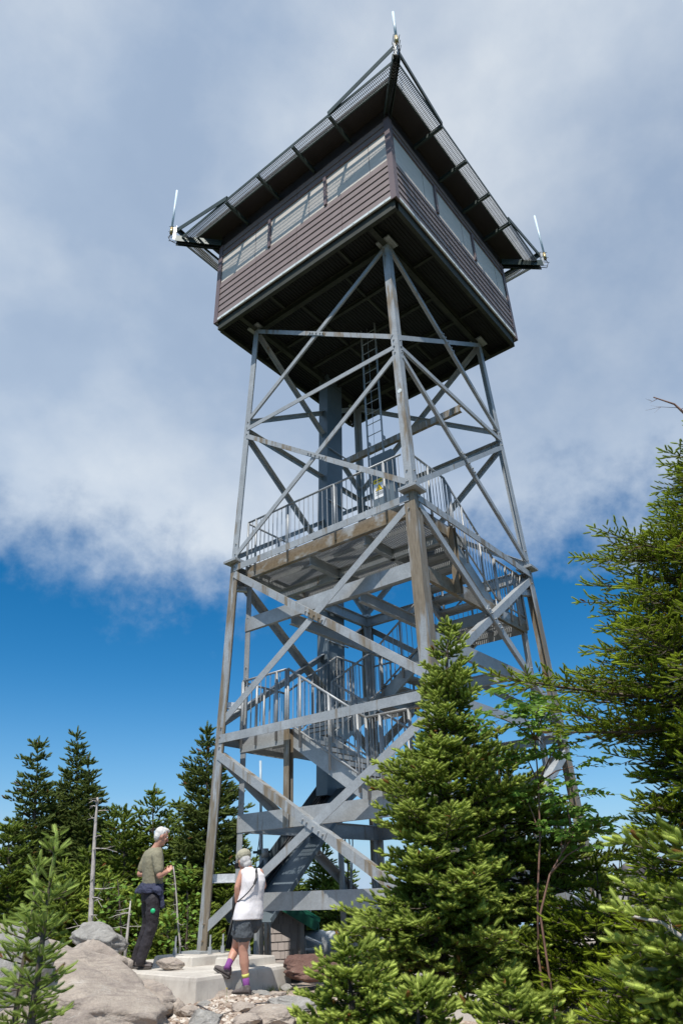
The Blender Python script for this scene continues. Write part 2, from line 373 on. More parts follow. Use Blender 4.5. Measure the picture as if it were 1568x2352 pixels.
def pipe_rail(p0, p1, posts, side_h=1.0, base_drop=.1, spacing=.115):
    """railing between p0 and p1 (deck level ends): top rail, bottom rail, posts, balusters"""
    p0, p1 = V3(p0), V3(p1); d = p1-p0; L = np.linalg.norm(d[:2])
    m = MB(); m.tube([p0+UP*side_h, p1+UP*side_h], .021, 8); o = m.build('railing', M['rail'], tower, smooth=True)
    m = MB(); m.tube([p0+UP*.10, p1+UP*.10], .018, 8); m.build('bottom_rail', M['rail'], o, smooth=True)
    m = MB()
    for t in np.arange(spacing, L-.03, spacing):
        q = p0+d*t/L; m.tube([q+UP*.10, q+UP*side_h], .0075, 5, False)
    m.build('balusters', M['rail'], o)
    for t in posts:
        q = p0+d*t; m = MB(); m.tube([q-UP*base_drop*1.5, q+UP*side_h], .023, 8); m.build('post', M['rail'], o, smooth=True)
    return o
def flight(p0, p1, width, side, n):
    """open stair from p0 (bottom nosing line start) to p1; width along the horizontal vector 'side'"""
    p0, p1, side = V3(p0), V3(p1), nrm(side); d = p1-p0; dh = nrm(V3(d[0], d[1], 0))
    o = None
    for k in (0, 1):
        m = MB(); q = side*width*k
        nn = -side if k == 0 else side
        m.bar(p0+q-UP*.10, p1+q-UP*.10, nn, -.01, 0, -.125, .125)
        m.bar(p0+q-UP*.10, p1+q-UP*.10, nn, -.06, -.0105, .113, .125); m.bar(p0+q-UP*.10, p1+q-UP*.10, nn, -.06, -.0105, -.125, -.113)
        if k == 0: o = m.build('stair_flight', M['galv'], tower)
        else: m.build('stringer', M['galv'], o)
    run = np.linalg.norm(d[:2])/n
    for i in range(n):
        c = p0+d*((i+.5)/n); z = p0[2]+d[2]*(i+1)/(n+1)
        m = MB(); c = V3(c[0], c[1], z)+side*width/2; hw = width/2-.015
        m.obox(c-UP*.004, side*hw, dh*.13, UP*.004); m.obox(c-dh*.128-UP*.035, side*hw, dh*.004, UP*.027); m.obox(c+dh*.128-UP*.03, side*hw, dh*.004, UP*.02)
        m.build('tread', M['galv'], o)
    return o
# flights
W = A-I-.04
flight((-I, -A+.03, 0)+V3(0, 0, 0) if False else (-A+.03, -I, 2.02), (-A+.03, I, 3.10), W, (1, 0, 0), 6)
flight((-I, A-.03, 3.10), (I, A-.03, 4.18), W, (0, -1, 0), 6)
flight((A-.03, I, 4.18), (A-.03, -I, 5.27), W, (-1, 0, 0), 6)
flight((I, -A+.03, 5.27), (-I, -A+.03, 6.35), W, (0, 1, 0), 6)
flight((A-.03, I, -.13), (A-.03, -I, .94), W, (-1, 0, 0), 6)
flight((I, -A+.03, .94), (-I, -A+.03, 2.02), W, (0, 1, 0), 6)
# railings: landings (outer sides) and flights
e = .03
o_ = -A-e
pipe_rail((o_, A-.02, 3.1), (o_, I+.05, 3.1), (0.02, .35, .8, 1)); pipe_rail((o_, I, 3.1), (o_, -I, 2.02), (0, .17, .55, .9))
pipe_rail((o_, -I-.0, 2.02), (o_, -A+.1, 2.02), (0, .25, .75)); pipe_rail((-A+.1, o_, 2.02), (-I, o_, 2.02), (0, .5, 1)); pipe_rail((-I, o_, 2.02), (I, o_, .94), (0, .33, .66, 1)); pipe_rail((I, o_, .94), (A, o_, .94), (0, .5, 1)); pipe_rail((-o_, -A, .94), (-o_, -I, .94), (0, .5, 1)); pipe_rail((-o_, -I, .94), (-o_, I, -.13), (0, .33, .66, 1))
pipe_rail((-A+.02, -o_, 3.1), (-I, -o_, 3.1), (0, .5, 1)); pipe_rail((-I, -o_, 3.1), (I, -o_, 4.18), (0, .5, 1))
pipe_rail((-I+.02, I, 3.1), (-I+.02, -I, 2.02), (0, .33, .66, 1)); pipe_rail((-I, I-.02, 3.1), (I, I-.02, 4.18), (0, .33, .66, 1))
pipe_rail((I, -o_, 4.18), (A, -o_, 4.18), (0, .5, 1)); pipe_rail((-o_, A, 4.18), (-o_, I, 4.18), (0, .5, 1))
pipe_rail((-o_, I, 4.18), (-o_, -I, 5.27), (0, .5, 1)); pipe_rail((I-.02, I, 4.18), (I-.02, -I, 5.27), (0, .33, .66, 1))
pipe_rail((-o_, -I, 5.27), (-o_, -A, 5.27), (0, .5, 1)); pipe_rail((A, o_, 5.27), (I+.05, o_, 5.27), (0, .3, .6, 1))
pipe_rail((I, o_, 5.27), (-I, o_, 6.35), (0, .3, .65, .9)); pipe_rail((I, -I+.02, 5.27), (-I+.4, -I+.02, 6.1), (0, .5, 1))
pipe_rail((o_, A, 6.35), (o_, -A+.12, 6.35), (0, .06, .29, .6, .9)); pipe_rail((-A+.02, o_, 6.35), (-I+.02, o_, 6.35), (.1, .5, 1))
pipe_rail((-A, -o_, 6.35), (-.15, -o_, 6.35), (0, .5, 1)); pipe_rail((-.13, A, 6.35), (-.13, -I+.05, 6.35), (0, .33, .66, 1))
pipe_rail((-I, -I+.02, 2.02), (I, -I+.02, .94), (0, .5, 1))
# ladder, guard, mid beam, duct ----------------------------------------
m = MB(); m.chan((-.02, .95, 9.35), (-.02, -2.12, 9.35), .16, (-1, 0, 0), .08); m.build('ladder_beam', M['galv_run'], tower)
m = MB()
for y in (.13, -.27): m.bar((-.16, y, 6.4), (-.16, y, 12.8), (0, 1, 0), -.006, .006, -.03, .03)
lad = m.build('ladder', M['galv'], tower)
for z in np.arange(6.6, 12.7, .3): m = MB(); m.tube([(-.16, .13, z), (-.16, -.27, z)], .010, 6); m.build('rung', M['galv'], lad)
for y in (.13, -.27):
    m = MB(); m.bar((-.17, y+.012, 9.45), (-.03, y+.012, 9.45), (0, 1, 0), -.005, .005, -.05, .05); m.build('ladder_bracket', M['galv'], lad)
m = MB(); m.tube([(-.20, -.07, 6.4), (-.20, -.07, 12.7)], .005, 5); m.build('safety_cable', M['galv'], lad)
m = MB(); m.box(-.245, -.23, -.52, .03, 6.7, 8.95); m.box(-.2295, -.10, -.52, -.505, 6.7, 8.95); m.box(-.2295, -.10, .015, .03, 6.7, 8.95)
guard = m.build('ladder_guard', M['duct'], tower)
def prim_sign():
    # warning label: white plate, yellow header, yellow triangle with a dark edge and a dark mark
    x = -.2475; y0, y1, z0, z1 = -.02, -.29, 7.88, 8.34
    m = MB(); m.box(x-.002, x, y1, y0, z0, z1); s = m.build('warning_label', simple('white_label', (.88, .88, .88), .4, 0, .03), guard)
    m = MB(); m.box(x-.0045, x-.0022, y1, y0, z1-.10, z1); m.build('label_header', simple('yellow_label', (.95, .66, .0), .4, 0, .03), s)
    def tri(m, c, r, x):
        vs = [(x, c[0]+r*math.sin(a), c[1]+r*math.cos(a)) for a in (0, 2*PI/3, -2*PI/3)]; vs += [(x-.002, b_, c_) for (_, b_, c_) in vs]
        m.add(vs, [(0, 1, 2), (5, 4, 3), (0, 3, 4, 1), (1, 4, 5, 2), (2, 5, 3, 0)])
    cy, cz = (y0+y1)/2, 8.11
    m = MB(); tri(m, (cy, cz), .115, x-.0022); m.build('triangle_border', M['black'], s)
    m = MB(); tri(m, (cy, cz), .094, x-.0045); m.build('warning_triangle', bpy.data.materials['yellow_label'], s)
    m = MB(); m.box(x-.0085, x-.0068, cy-.01, cy+.01, cz-.012, cz+.03); m.box(x-.0085, x-.0068, cy-.022, cy+.022, cz-.03, cz-.02); m.build('warning_mark', M['black'], s)
    m = MB()
    for k in range(5): m.box(x-.0045, x-.0022, y1+.03, y0-.03-.02*(k % 3), 7.95+k*.018, 7.956+k*.018)
    gp = simple('grey_print', (.12, .12, .12), .6, 0, .03); m.build('small_print', gp, s); m = MB(); m.box(x-.0068, x-.0046, y1+.03, y0-.03, z1-.065, z1-.035); m.build('label_heading', gp, s)
prim_sign()
m = MB(); P = corner('N', 8.55); m.tube([P+V3(-.003, .07, 0), P+V3(-.006, .07, 0)], .045, 16); m.build('round_tag', M['flash'], tower)
d0, d1 = V3(.55, 2.22, 2.4), V3(.55, 1.95, 12.8); m = MB(); ax = d1-d0
m.obox((d0+d1)/2+V3(.33, 0, 0), V3(.30, 0, 0), V3(0, .11, 0), ax/2); m.obox((d0+d1)/2+V3(0, -.02, 0), V3(.028, 0, 0), V3(0, .14, 0), ax/2)
du = m.build('cable_duct', M['duct'], tower)
for z in (3.2, 5.5, 6.9, 7.9, 9.0, 10.5):
    q = d0+ax*(z-d0[2])/ax[2]; m = MB(); m.bar(q+V3(-.06, -.13, 0), q+V3(.72, -.13, 0), (0, -1, 0), 0, .03, -.012, .012); m.build('duct_strap', M['galv'], du)
T0, T1 = V3(.90, 2.02, 2.55), V3(-1.5, 2.02, .36); m = MB()
m.bar(T0, T1, (0, 1, 0), -.50, .50, -.012, .0); m.bar(T0, T1, (0, 1, 0), -.50, -.488, .0005, .06); m.bar(T0, T1, (0, 1, 0), .488, .50, .0005, .16)
ty = m.build('cable_tray', M['duct'], tower)
for k in range(5):
    m = MB(); m.tube([T0+V3(0, .42-.07*k, .05), (T0+T1)/2+V3(0, .44-.075*k, .035), T1+V3(0, .40-.06*k, .05), T1+V3(-.12, .38-.05*k, -.35)], .022, 6); m.build('cable', M['black'], ty, smooth=True)
for tt in (.25, .55, .86):
    q = T0+(T1-T0)*tt; m = MB(); m.bar(q+V3(0, -.58, -.03), q+V3(0, .55, -.03), (1, 0, 0), -.02, .02, -.02, .0); m.build('tray_bracket', M['rail'], ty)
m = MB(); m.box(T1[0]-.03, T1[0]+.03, 1.82, 1.88, -.1, T1[2]); m.build('tray_post', M['galv'], ty)
m = MB(); m.tube([(1.0, 2.1, -.6), (1.0, 2.16, 2.5)], .055, 10); m.build('conduit', M['galv'], tower, smooth=True)
for k in range(3):
    m = MB(); pts = [V3(1.12+.07*k, 2.1, 1.75)+V3(.05*math.sin(t*3+k), .04*math.cos(t*2+k), -t) for t in np.linspace(0, 2.4, 14)]
    m.tube(pts, .013, 6); m.build('hanging_cable', M['rail'] if k else M['black'], tower, smooth=True)
# cabin --------------------------------------------------------------
H = 2.65; Z0, Z1 = 12.81, 15.49
cab = MB(); cab.box(-H+.03, H-.03, -H+.03, H-.03, Z0+.05, Z1-.02); cabo = cab.build('cabin', M['siding'], tower)
WT, WB = 15.04, 14.10        # window band top / bottom
BD = (WB-(Z0+.09))/6
def facept(n, s, z, out):              # a point on a cabin wall: n outward, s along wall
    n = V3(n); t = V3(-n[1], n[0], 0); return n*(H+out)+t*s+UP*z
for n in ((-1, 0, 0), (0, -1, 0), (1, 0, 0), (0, 1, 0)):
    nv = V3(n); t = V3(-nv[1], nv[0], 0); m = MB()
    rows = [(Z0+.09+k*BD, Z0+.09+(k+1)*BD) for k in range(6)]; td = (Z1-.01-WT)/2; rows += [(WT+k*td, WT+(k+1)*td) for k in range(2)]
    seams = [-H+.07, -1.30, 0, 1.30, H-.07] if n[0] else [-H+.07, -.66, .66, H-.07]
    for ri, (a, b) in enumerate(rows):
        if ri == 6: m.build('lap_siding', M['siding'], cabo); m = MB()
        for s0, s1 in zip(seams[:-1], seams[1:]):
            s0 += .004; s1 -= .004; ze = a+.0
            vs = [facept(n, s0, a, .022), facept(n, s1, a, .022), facept(n, s1, b-.012, .004), facept(n, s0, b-.012, .004),
                  facept(n, s0, a, -.02), facept(n, s1, a, -.02), facept(n, s1, b, -.02), facept(n, s0, b, -.02)]
            m.add(vs, [(0, 3, 2, 1)[::-1], (0, 1, 5, 4)[::-1], (2, 3, 7, 6)[::-1], (1, 2, 6, 5)[::-1], (3, 0, 4, 7)[::-1]])
    m.build('frieze_boards', M['siding'], cabo)
    for (s0, s1) in ((-H+.10, -.90), (-.84, .84), (.90, H-.10)):
        m = MB(); c = facept(n, (s0+s1)/2, (WT+WB)/2, -.015); m.obox(c, t*(s1-s0)/2, nv*.014, UP*((WT-WB)/2-.004)); w = m.build('shutter_panel', M['shutter'], cabo)
        if s1-s0 > 1.5:
            m = MB(); sm = s0+(s1-s0)*.72; m.obox(facept(n, sm, (WT+WB)/2, .0005), t*.005, nv*.0012, UP*((WT-WB)/2-.01)); m.build('panel_seam', M['trim'], w)
    for s0 in (-.87, .87):
        m = MB(); m.obox(facept(n, s0, (WT+WB)/2, .02), t*.038, nv*.025, UP*((WT-WB)/2+.02)); m.build('mullion', M['trim'], cabo)
    m = MB(); m.obox(facept(n, 0, WT+.004, .017), t*(H-.08), nv*.02, UP*.02); m.build('window_head', M['trim'], cabo)
    m = MB(); m.obox(facept(n, 0, Z0+.045, .012), t*(H-.02), nv*.016, UP*.035); bolts(m, [facept(n, s, Z0+.045, .028) for s in np.arange(-2.4, 2.5, .4)], n, .012, .008)
    m.build('flashing', M['flash'], cabo)
for (sx, sy) in SG.values():
    m = MB(); w = .10
    m.box(sx*(H+.032), sx*(H+.014), sy*(H+.032), sy*(H-w), Z0-.03, Z1-.02); m.box(sx*(H+.0138), sx*(H-w), sy*(H+.032), sy*(H+.014), Z0-.03, Z1-.02)
    m.build('corner_trim', M['trim'], cabo)
# floor frame
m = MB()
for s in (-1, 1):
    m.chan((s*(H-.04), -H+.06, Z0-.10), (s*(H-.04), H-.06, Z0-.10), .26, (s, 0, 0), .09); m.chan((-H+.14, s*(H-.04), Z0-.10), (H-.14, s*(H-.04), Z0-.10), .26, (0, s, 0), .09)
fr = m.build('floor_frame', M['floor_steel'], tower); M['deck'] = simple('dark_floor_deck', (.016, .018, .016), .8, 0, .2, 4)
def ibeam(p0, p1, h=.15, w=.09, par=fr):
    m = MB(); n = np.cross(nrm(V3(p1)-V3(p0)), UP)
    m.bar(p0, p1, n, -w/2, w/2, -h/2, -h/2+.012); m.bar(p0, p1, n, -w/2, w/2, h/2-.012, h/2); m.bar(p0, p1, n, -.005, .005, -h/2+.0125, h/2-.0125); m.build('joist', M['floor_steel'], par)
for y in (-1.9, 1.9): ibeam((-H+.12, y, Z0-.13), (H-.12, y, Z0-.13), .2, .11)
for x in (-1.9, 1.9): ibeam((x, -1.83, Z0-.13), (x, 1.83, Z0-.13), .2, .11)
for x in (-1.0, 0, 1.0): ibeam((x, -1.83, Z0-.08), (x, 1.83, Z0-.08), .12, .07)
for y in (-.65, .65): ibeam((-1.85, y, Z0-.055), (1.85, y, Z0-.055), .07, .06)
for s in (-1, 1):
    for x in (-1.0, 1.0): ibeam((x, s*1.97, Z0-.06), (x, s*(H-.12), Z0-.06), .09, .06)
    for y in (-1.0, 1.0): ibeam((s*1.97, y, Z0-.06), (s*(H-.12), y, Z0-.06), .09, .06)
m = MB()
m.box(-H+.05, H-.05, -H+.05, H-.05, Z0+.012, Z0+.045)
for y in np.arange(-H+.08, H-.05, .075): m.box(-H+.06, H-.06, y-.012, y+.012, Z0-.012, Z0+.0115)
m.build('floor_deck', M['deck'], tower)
# roof, catwalk, arms
ZG = 15.69; RO = 3.43; RI = 3.16
m = MB(); rr = 3.12
ap = 16.7
for (za, zb, r0) in ((15.84, 15.93, rr),):
    vs = [(-r0, -r0, za), (r0, -r0, za), (r0, r0, za), (-r0, r0, za), (-r0, -r0, zb), (r0, -r0, zb), (r0, r0, zb), (-r0, r0, zb), (0, 0, ap)]
    m.add(vs, [(0, 3, 2, 1), (0, 1, 5, 4), (1, 2, 6, 5), (2, 3, 7, 6), (3, 0, 4, 7), (4, 5, 8), (5, 6, 8), (6, 7, 8), (7, 4, 8)])
m.box(-H+.0, H-.0, -H+.0, H-.0, Z1-.018, 15.838)
m.build('roof', M['roof'], tower)
m = MB()
for s in (-1, 1):
    m.bar((s*RO, -RO, ZG), (s*RO, RO, ZG), (s, 0, 0), -.014, 0, -.06, .03); m.bar((-RO+.016, s*RO, ZG), (RO-.016, s*RO, ZG), (0, s, 0), -.014, 0, -.06, .03)
    m.bar((s*RI, -RI, ZG), (s*RI, RI, ZG), (s, 0, 0), -.03, 0, -.03, .03); m.bar((-RI+.032, s*RI, ZG), (RI-.032, s*RI, ZG), (0, s, 0), -.03, 0, -.03, .03)
cw = m.build('catwalk', M['dark_steel'], tower)
for n in ((-1, 0, 0), (0, -1, 0), (1, 0, 0), (0, 1, 0)):
    nv = V3(n); t = V3(-nv[1], nv[0], 0); m = MB()
    for s in np.arange(-RO+.05, RO-.04, .042):
        r0 = max(RI+.002, abs(s)+.0) if abs(s) > RI else RI+.002
        m.bar(nv*r0+t*s+UP*ZG, nv*(RO-.018)+t*s+UP*ZG, t, -.004, .004, -.028, .0)
    for r in (3.22, 3.29, 3.36): m.bar(nv*r-t*(r-.02)+UP*(ZG-.001), nv*r+t*(r-.02)+UP*(ZG-.001), nv, -.004, .004, -.008, .002)
    m.build('walk_grating', M['rail'], cw)
    for s in (-1.65, -.56, .56, 1.65):
        m = MB(); m.bar(nv*(H+.03)+t*s+UP*(ZG-.13), nv*(RO+.01)+t*s+UP*(ZG-.09), t, -.03, .03, -.05, .05); m.build('support_arm', M['dark_steel'], cw)
for c, (sx, sy) in SG.items():
    dg = nrm(V3(sx, sy, 0)); sd = V3(-dg[1], dg[0], 0)
    P0 = V3(sx*(H-.0), sy*(H-.0), ZG-.13); P1 = V3(sx*(RO+.05), sy*(RO+.05), ZG-.06)
    m = MB(); m.bar(P0, P1, sd, -.08, -.068, -.10, .10); m.bar(P0, P1, sd, .068, .08, -.10, .10); m.bar(P0, P1, sd, -.0675, .0675, .088, .10)
    for tt in (.35, .75): bolts(m, [P0+(P1-P0)*tt+sd*.07, P0+(P1-P0)*tt+sd*.07+UP*.05], sd, .015, .02)
    hp = m.build('corner_outrigger', M['dark_steel'], tower)
    T = V3(sx*(RO+.06), sy*(RO+.06), ZG-.02)
    m = MB(); m.bar(T, T+UP*.46, sd, -.05, .05, -.008, .008); m.bar(T+dg*.04, T+dg*.04+UP*.46, sd, -.006, .006, -.035, .035); m.build('mast_bracket', M['bracket'], hp)
    for (ax_, o2) in ((V3(1, 0, 0)*sx, V3(0, 1, 0)*sy), (V3(0, 1, 0)*sy, V3(1, 0, 0)*sx)):
        q = ax_*(RO+.02)+o2*1.62+UP*(ZG+.02); m = MB(); m.bar(q, T+UP*.36, ax_, -.015, .0, -.075, .075); m.bar(q, T+UP*.36, ax_, -.07, -.0155, .063, .075); m.build('corner_brace', M['dark_steel'], hp)
    if c == 'B': continue
    an = T+dg*.13
    m = MB(); m.tube([an+UP*.42, an+UP*{'N': 1.4, 'L': 1.95, 'R': 2.0}[c]], .028, 12); ao = m.build('antenna', M['pipe_white'], tower, smooth=True)
    m = MB(); m.tube([an+UP*.20, an+UP*.42], .042, 12); m.build('antenna_base', M['brass'], ao, smooth=True)
    m = MB()
    for z in (.2, .4, .0): m.tube([an+UP*z+sd*.06+dg*.06, an+UP*z+sd*.06-dg*.14], .007, 6); m.tube([an+UP*z-sd*.06+dg*.06, an+UP*z-sd*.06-dg*.14], .007, 6)
    m.build('clamp', M['dark_steel'], ao)
    m = MB(); pts = [an+UP*.2, an+UP*.05+dg*.05, an-UP*.1+sd*.04, T-UP*.14, P0+(P1-P0)*.7-UP*.13+sd*.03, P0+(P1-P0)*.35-UP*.14, P0-UP*.1]
    m.tube(pts, .011, 6); m.build('antenna_cable', M['black'], ao, smooth=True)

# ------------------------------------------------------------------ concrete footing
def footing():
    t = thing('concrete_footing', 'pale concrete slab under the left leg of the lookout tower', 'concrete slab', (0, 0, 0))
    zt, zb = -.12, -.62
    top = [(-3.55, 3.6), (-3.80, .98), (-3.80, .55), (-2.06, .64), (-1.85, 3.6)]
    rings = []
    for (z, off) in ((zb, -.05), (zt-.045, -.012), (zt-.012, .0), (zt, .03)):
        c = V3(-2.9, 2.1, 0); rings.append([V3(x, y, z)+nrm(c-V3(x, y, 0))*off for (x, y) in top])
    m = MB(); vs = [p for r in rings for p in r]; n = len(top)
    fs = [(k*n+i, k*n+(i+1) % n, (k+1)*n+(i+1) % n, (k+1)*n+i) for k in range(3) for i in range(n)]
    fs.append(tuple(3*n+i for i in range(n)))
    m.add(vs, fs); m.build('slab', M['concrete'], t)
    m = MB()
    def ped(x0, x1, y0, y1, z1):
        m.loft([((x0+x1)/2*V3(1, 0, 0)+V3(0, (y0+y1)/2, z), V3((x1-x0)/2*k, 0, 0), V3(0, (y1-y0)/2*k, 0)) for z, k in ((-.13, 1.0), (z1-.02, .99), (z1, .95))], 4, 2)
    m = MB(); cx, cy = -2.30, 2.22
    for (cx, cy, hx, hy, z1) in ((-2.36, 2.16, .50, .42, -.002), (-2.36, 1.2, .28, .30, -.02)):
        vs = [(cx+sx*hx*k, cy+sy*hy*k, z) for z, k in ((-.125, 1.04), (z1-.015, 1), (z1, .96)) for sx, sy in ((-1, -1), (1, -1), (1, 1), (-1, 1))]
        fs = [(k*4+i, k*4+(i+1) % 4, (k+1)*4+(i+1) % 4, (k+1)*4+i) for k in range(2) for i in range(4)]+[(8, 9, 10, 11)]
        m.add(vs, fs)
    m.build('pedestal', M['concrete'], t)
    for (x, y) in ((-2.72, 2.30), (-2.20, 1.85), (-2.45, 1.85), (-2.1, 1.45), (-2.3, 1.2)):
        m = MB(); m.tube([(x, y, -.02), (x, y, .24)], .014, 8); m.tube([(x, y, .0), (x, y, .09)], .030, 6); m.build('anchor_rod', M['galv'], t)
    rebase(t, (-2.9, 2.1, -.6))
footing()
for i, (cx, cy, lab) in enumerate(((-2.28, -2.23, 'concrete block under the near leg of the tower, behind the fir'), (2.28, -2.23, 'concrete block under the right leg of the tower'), (2.28, 2.23, 'concrete block under the back leg of the tower'))):
    m = MB(); vs = [(cx+sx*k, cy+sy*k, z) for z, k in ((-1.6, .62), (-.03, .6), (-.002, .57)) for sx, sy in ((-1, -1), (1, -1), (1, 1), (-1, 1))]
    m.add(vs, [(k*4+j, k*4+(j+1) % 4, (k+1)*4+(j+1) % 4, (k+1)*4+j) for k in range(2) for j in range(4)]+[(8, 9, 10, 11)])
    tag(m.build('concrete_block', M['concrete']), lab, 'concrete block', 'concrete blocks under the tower legs')

# ------------------------------------------------------------------ rocks
def ico(sub):
    import bmesh
    bm = bmesh.new(); bmesh.ops.create_icosphere(bm, subdivisions=sub, radius=1); bm.verts.ensure_lookup_table()
    v = np.array([x.co[:] for x in bm.verts]); f = [tuple(y.index for y in x.verts) for x in bm.faces]; bm.free(); return v, f
ICO5, ICO4, ICO1 = ico(6), ico(5), ico(1)
def rock(name, c, R, rot, seed, material, label, sub=ICO4, cuts=26, rough=.10, cat='rock'):
    rs = np.random.default_rng(seed); v = sub[0].copy()
    for _ in range(cuts):
        n = nrm(rs.normal(size=3)); d = rs.uniform(.62, .9); k = v@n-d; v = v-np.outer(np.maximum(k, 0)*.97, n)
    out = []
    for p in v:
        q = Vector(p)*1.5+Vector((seed*3.1, 0, 0)); f = noise.fractal(q, .7, 2.1, 8); g = noise.ridged_multi_fractal(q*1.1, .8, 2, 6, 1, 2)
        st = math.sin((p[2]*9+p[0]*2+f*3)*2.2)*.014
        out.append(p*(1+rough*f-rough*.45*(g-1)+st))
    v = np.array(out)*np.array(R); M3 = np.array(Matrix.Rotation(rot[2], 3, 'Z') @ Matrix.Rotation(rot[1], 3, 'Y') @ Matrix.Rotation(rot[0], 3, 'X'))
    v = v@M3.T
    m = MB(); m.add(v, sub[1]); o = m.build(name, material, smooth=True); o.location = c; o.data.shade_smooth(); tag(o, label, cat); return o
yw = YAW-PI/2      # rotation that lays local x along image right, local y away
def rk(x, y, d, R, tilt, seed, mt, label, name='rock', **k):
    c = at(x, y, d)
    if 5.9 < d < 8 and y > 2270 and x > 300:
        c = onz(x, y, -.43)+UP*.05; k_ = ((c-CAM)@FH)/d; R = tuple(q*k_ for q in R)
    gap = (c[2]-R[2]*.6)-hgt(c[0], c[1])
    if gap > .15 and not (-3.9 < c[0] < -1.9 and .5 < c[1] < 3.6): R = (R[0], R[1], R[2]+gap*.55); c = c-UP*gap*.5
    o = rock(name, c, R, (0, tilt, yw), seed, M[mt], label, **k); o['group'] = 'rocks and boulders around the slab'
rk(72, 2345, 8.5, (2.22, 1.6, .80), .26, 3, 'rock_tan', 'big sloping tan and grey bedrock outcrop at the left beside the slab', 'bedrock_outcrop', sub=ICO5, cuts=34, rough=.075)
rk(225, 2165, 11.5, (.52, .4, .24), .3, 5, 'rock_grey', 'grey lichen covered boulder behind the outcrop, topmost of the left rocks', 'boulder')
rk(205, 2184, 10.4, (.52, .35, .15), .2, 6, 'rock_tan', 'long pink streaked rock ledge between the outcrop and the grey boulder', 'rock_ledge')
rk(268, 2206, 10.6, (.25, .25, .10), .15, 8, 'rock_tan', 'flat tan rock touching the man\'s heels', 'rock')
rk(393, 2219, 11.0, (.21, .15, .10), .05, 9, 'rock_tan', 'small angular stone lying on the slab in front of the man\'s shoe', 'rock')
rk(15, 2190, 7.8, (.5, .5, .25), .1, 10, 'rock_grey', 'grey speckled boulder at the left edge behind the young fir', 'boulder')
rk(495, 2305, 7.4, (.30, .2, .11), .12, 12, 'rock_tan', 'tan boulder half buried in gravel in front of the slab', 'rock')
rk(408, 2335, 6.75, (.10, .09, .10), .1, 13, 'rock_tan', 'small brown stone wedged between outcrop and slab corner', 'rock')
rk(628, 2352, 6.3, (.22, .18, .09), .0, 14, 'rock_tan', 'broken brown rock at the bottom edge beneath the gravel', 'rock')
rk(690, 2322, 6.9, (.33, .3, .08), .05, 15, 'rock_grey', 'flat pale grey rock slab in the gravel beside the fir', 'rock')
rk(606, 2300, 7.2, (.16, .12, .05), .15, 16, 'rock_grey', 'thin dark grey stone right of the woman\'s shoe', 'rock')
rk(528, 2276, 7.95, (.13, .09, .05), -.05, 17, 'rock_tan', 'orange brown stone at the foot of the slab behind the woman\'s shoe', 'rock')
rk(716, 2226, 11.2, (.52, .4, .20), .05, 18, 'rock_red', 'dark reddish boulder at the right end of the slab', 'boulder', rough=.16)
rk(470, 2362, 6.1, (.16, .12, .09), 0, 19, 'rock_grey', 'cracked grey stone at the bottom edge right of the outcrop', 'rock')
rk(565, 2362, 6.0, (.12, .12, .05), 0, 20, 'rock_tan', 'tan stone at the bottom edge below the tan boulder', 'rock')
rk(1450, 2060, 9.0, (.5, .4, .2), 0, 21, 'rock_grey', 'pale grey boulder behind the dark stump at the right', 'boulder')
rk(1290, 2330, 4.4, (.32, .3, .2), .2, 22, 'rock_grey', 'shaded grey boulder under the fir branches at the lower right', 'boulder')
rk(870, 2262, 8.4, (.45, .3, .1), 0, 23, 'rock_grey', 'light grey rock glimpsed under the low branches of the big fir', 'rock')
rk(350, 2296, 9.4, (.42, .34, .17), .34, 27, 'rock_tan', 'tan rock shoulder of the outcrop against the slab\'s left corner', 'rock')
for k_i, (x, y, r_, mt_, lb_) in enumerate(((432, 2338, .11, 'rock_tan', 'rusty tan stone at the foot of the outcrop'), (640, 2300, .09, 'rock_tan', 'small tan stone in the gravel right of the woman'), (560, 2330, .13, 'rock_tan', 'angular tan stone in the gravel below the woman\'s shoes'), (660, 2282, .08, 'rock_grey', 'grey chip of rock near the right end of the slab'), (470, 2322, .08, 'rock_grey', 'grey chip of rock below the tan boulder'))):
    rk(x, y, 7.0, (r_, r_*.8, r_*.5), .1, 40+k_i, mt_, lb_)
# gravel: countless pebbles, one object
m = MB(); v1, f1 = ICO1
for i in range(11500):
    d = 8.0+2.4*random.random(); x = random.uniform(395, 1000) if i % 3 == 0 else random.uniform(400, 740)
    P = at(x, 2250, d); P[2] = hgt(P[0], P[1]); s = random.choice((.007, .009, .012, .016, .022, .03))*random.uniform(.7, 1.3)
    if P[1] > .55 and -3.9 < P[0] < -1.9: continue
    sc3 = np.array([s*random.uniform(.8, 1.5), s, s*random.uniform(.4, .8)]); a = random.random()*6.28
    vv = v1*sc3*(1+.25*NR.normal(size=(len(v1), 1))); vv = vv@np.array([[math.cos(a), math.sin(a), 0], [-math.sin(a), math.cos(a), 0], [0, 0, 1]])
    m.add(vv+P+UP*s*.2, f1)
def mk_gravel():
    mm, nt, b = mat('mixed_gravel'); g = nd(nt, 'ShaderNodeNewGeometry')
    nt.links.new(ramp(nt, g.outputs['Random Per Island'], [(0, (.16, .11, .085)), (.3, (.33, .25, .19)), (.65, (.45, .37, .30)), (1, (.62, .57, .50))]), b.inputs['Base Color']); b.inputs['Roughness'].default_value = .9; return mm
g = m.build('gravel', mk_gravel()); g['kind'] = 'stuff'; g['label'] = 'loose pale gravel between the slab and the rocks'
# ground wire
m = MB(); pts = []
for k, (x, y) in enumerate(((455, 2322), (500, 2338), (545, 2330), (590, 2318), (640, 2312), (690, 2308), (740, 2318))):
    P = onz(x, y, -.42); P[2] = hgt(P[0], P[1])+.035; pts.append(P)
m.tube(pts, .007, 6); tag(m.build('ground_cable', M['char'], smooth=True), 'thin grey cable snaking over the gravel by the rocks', 'cable')
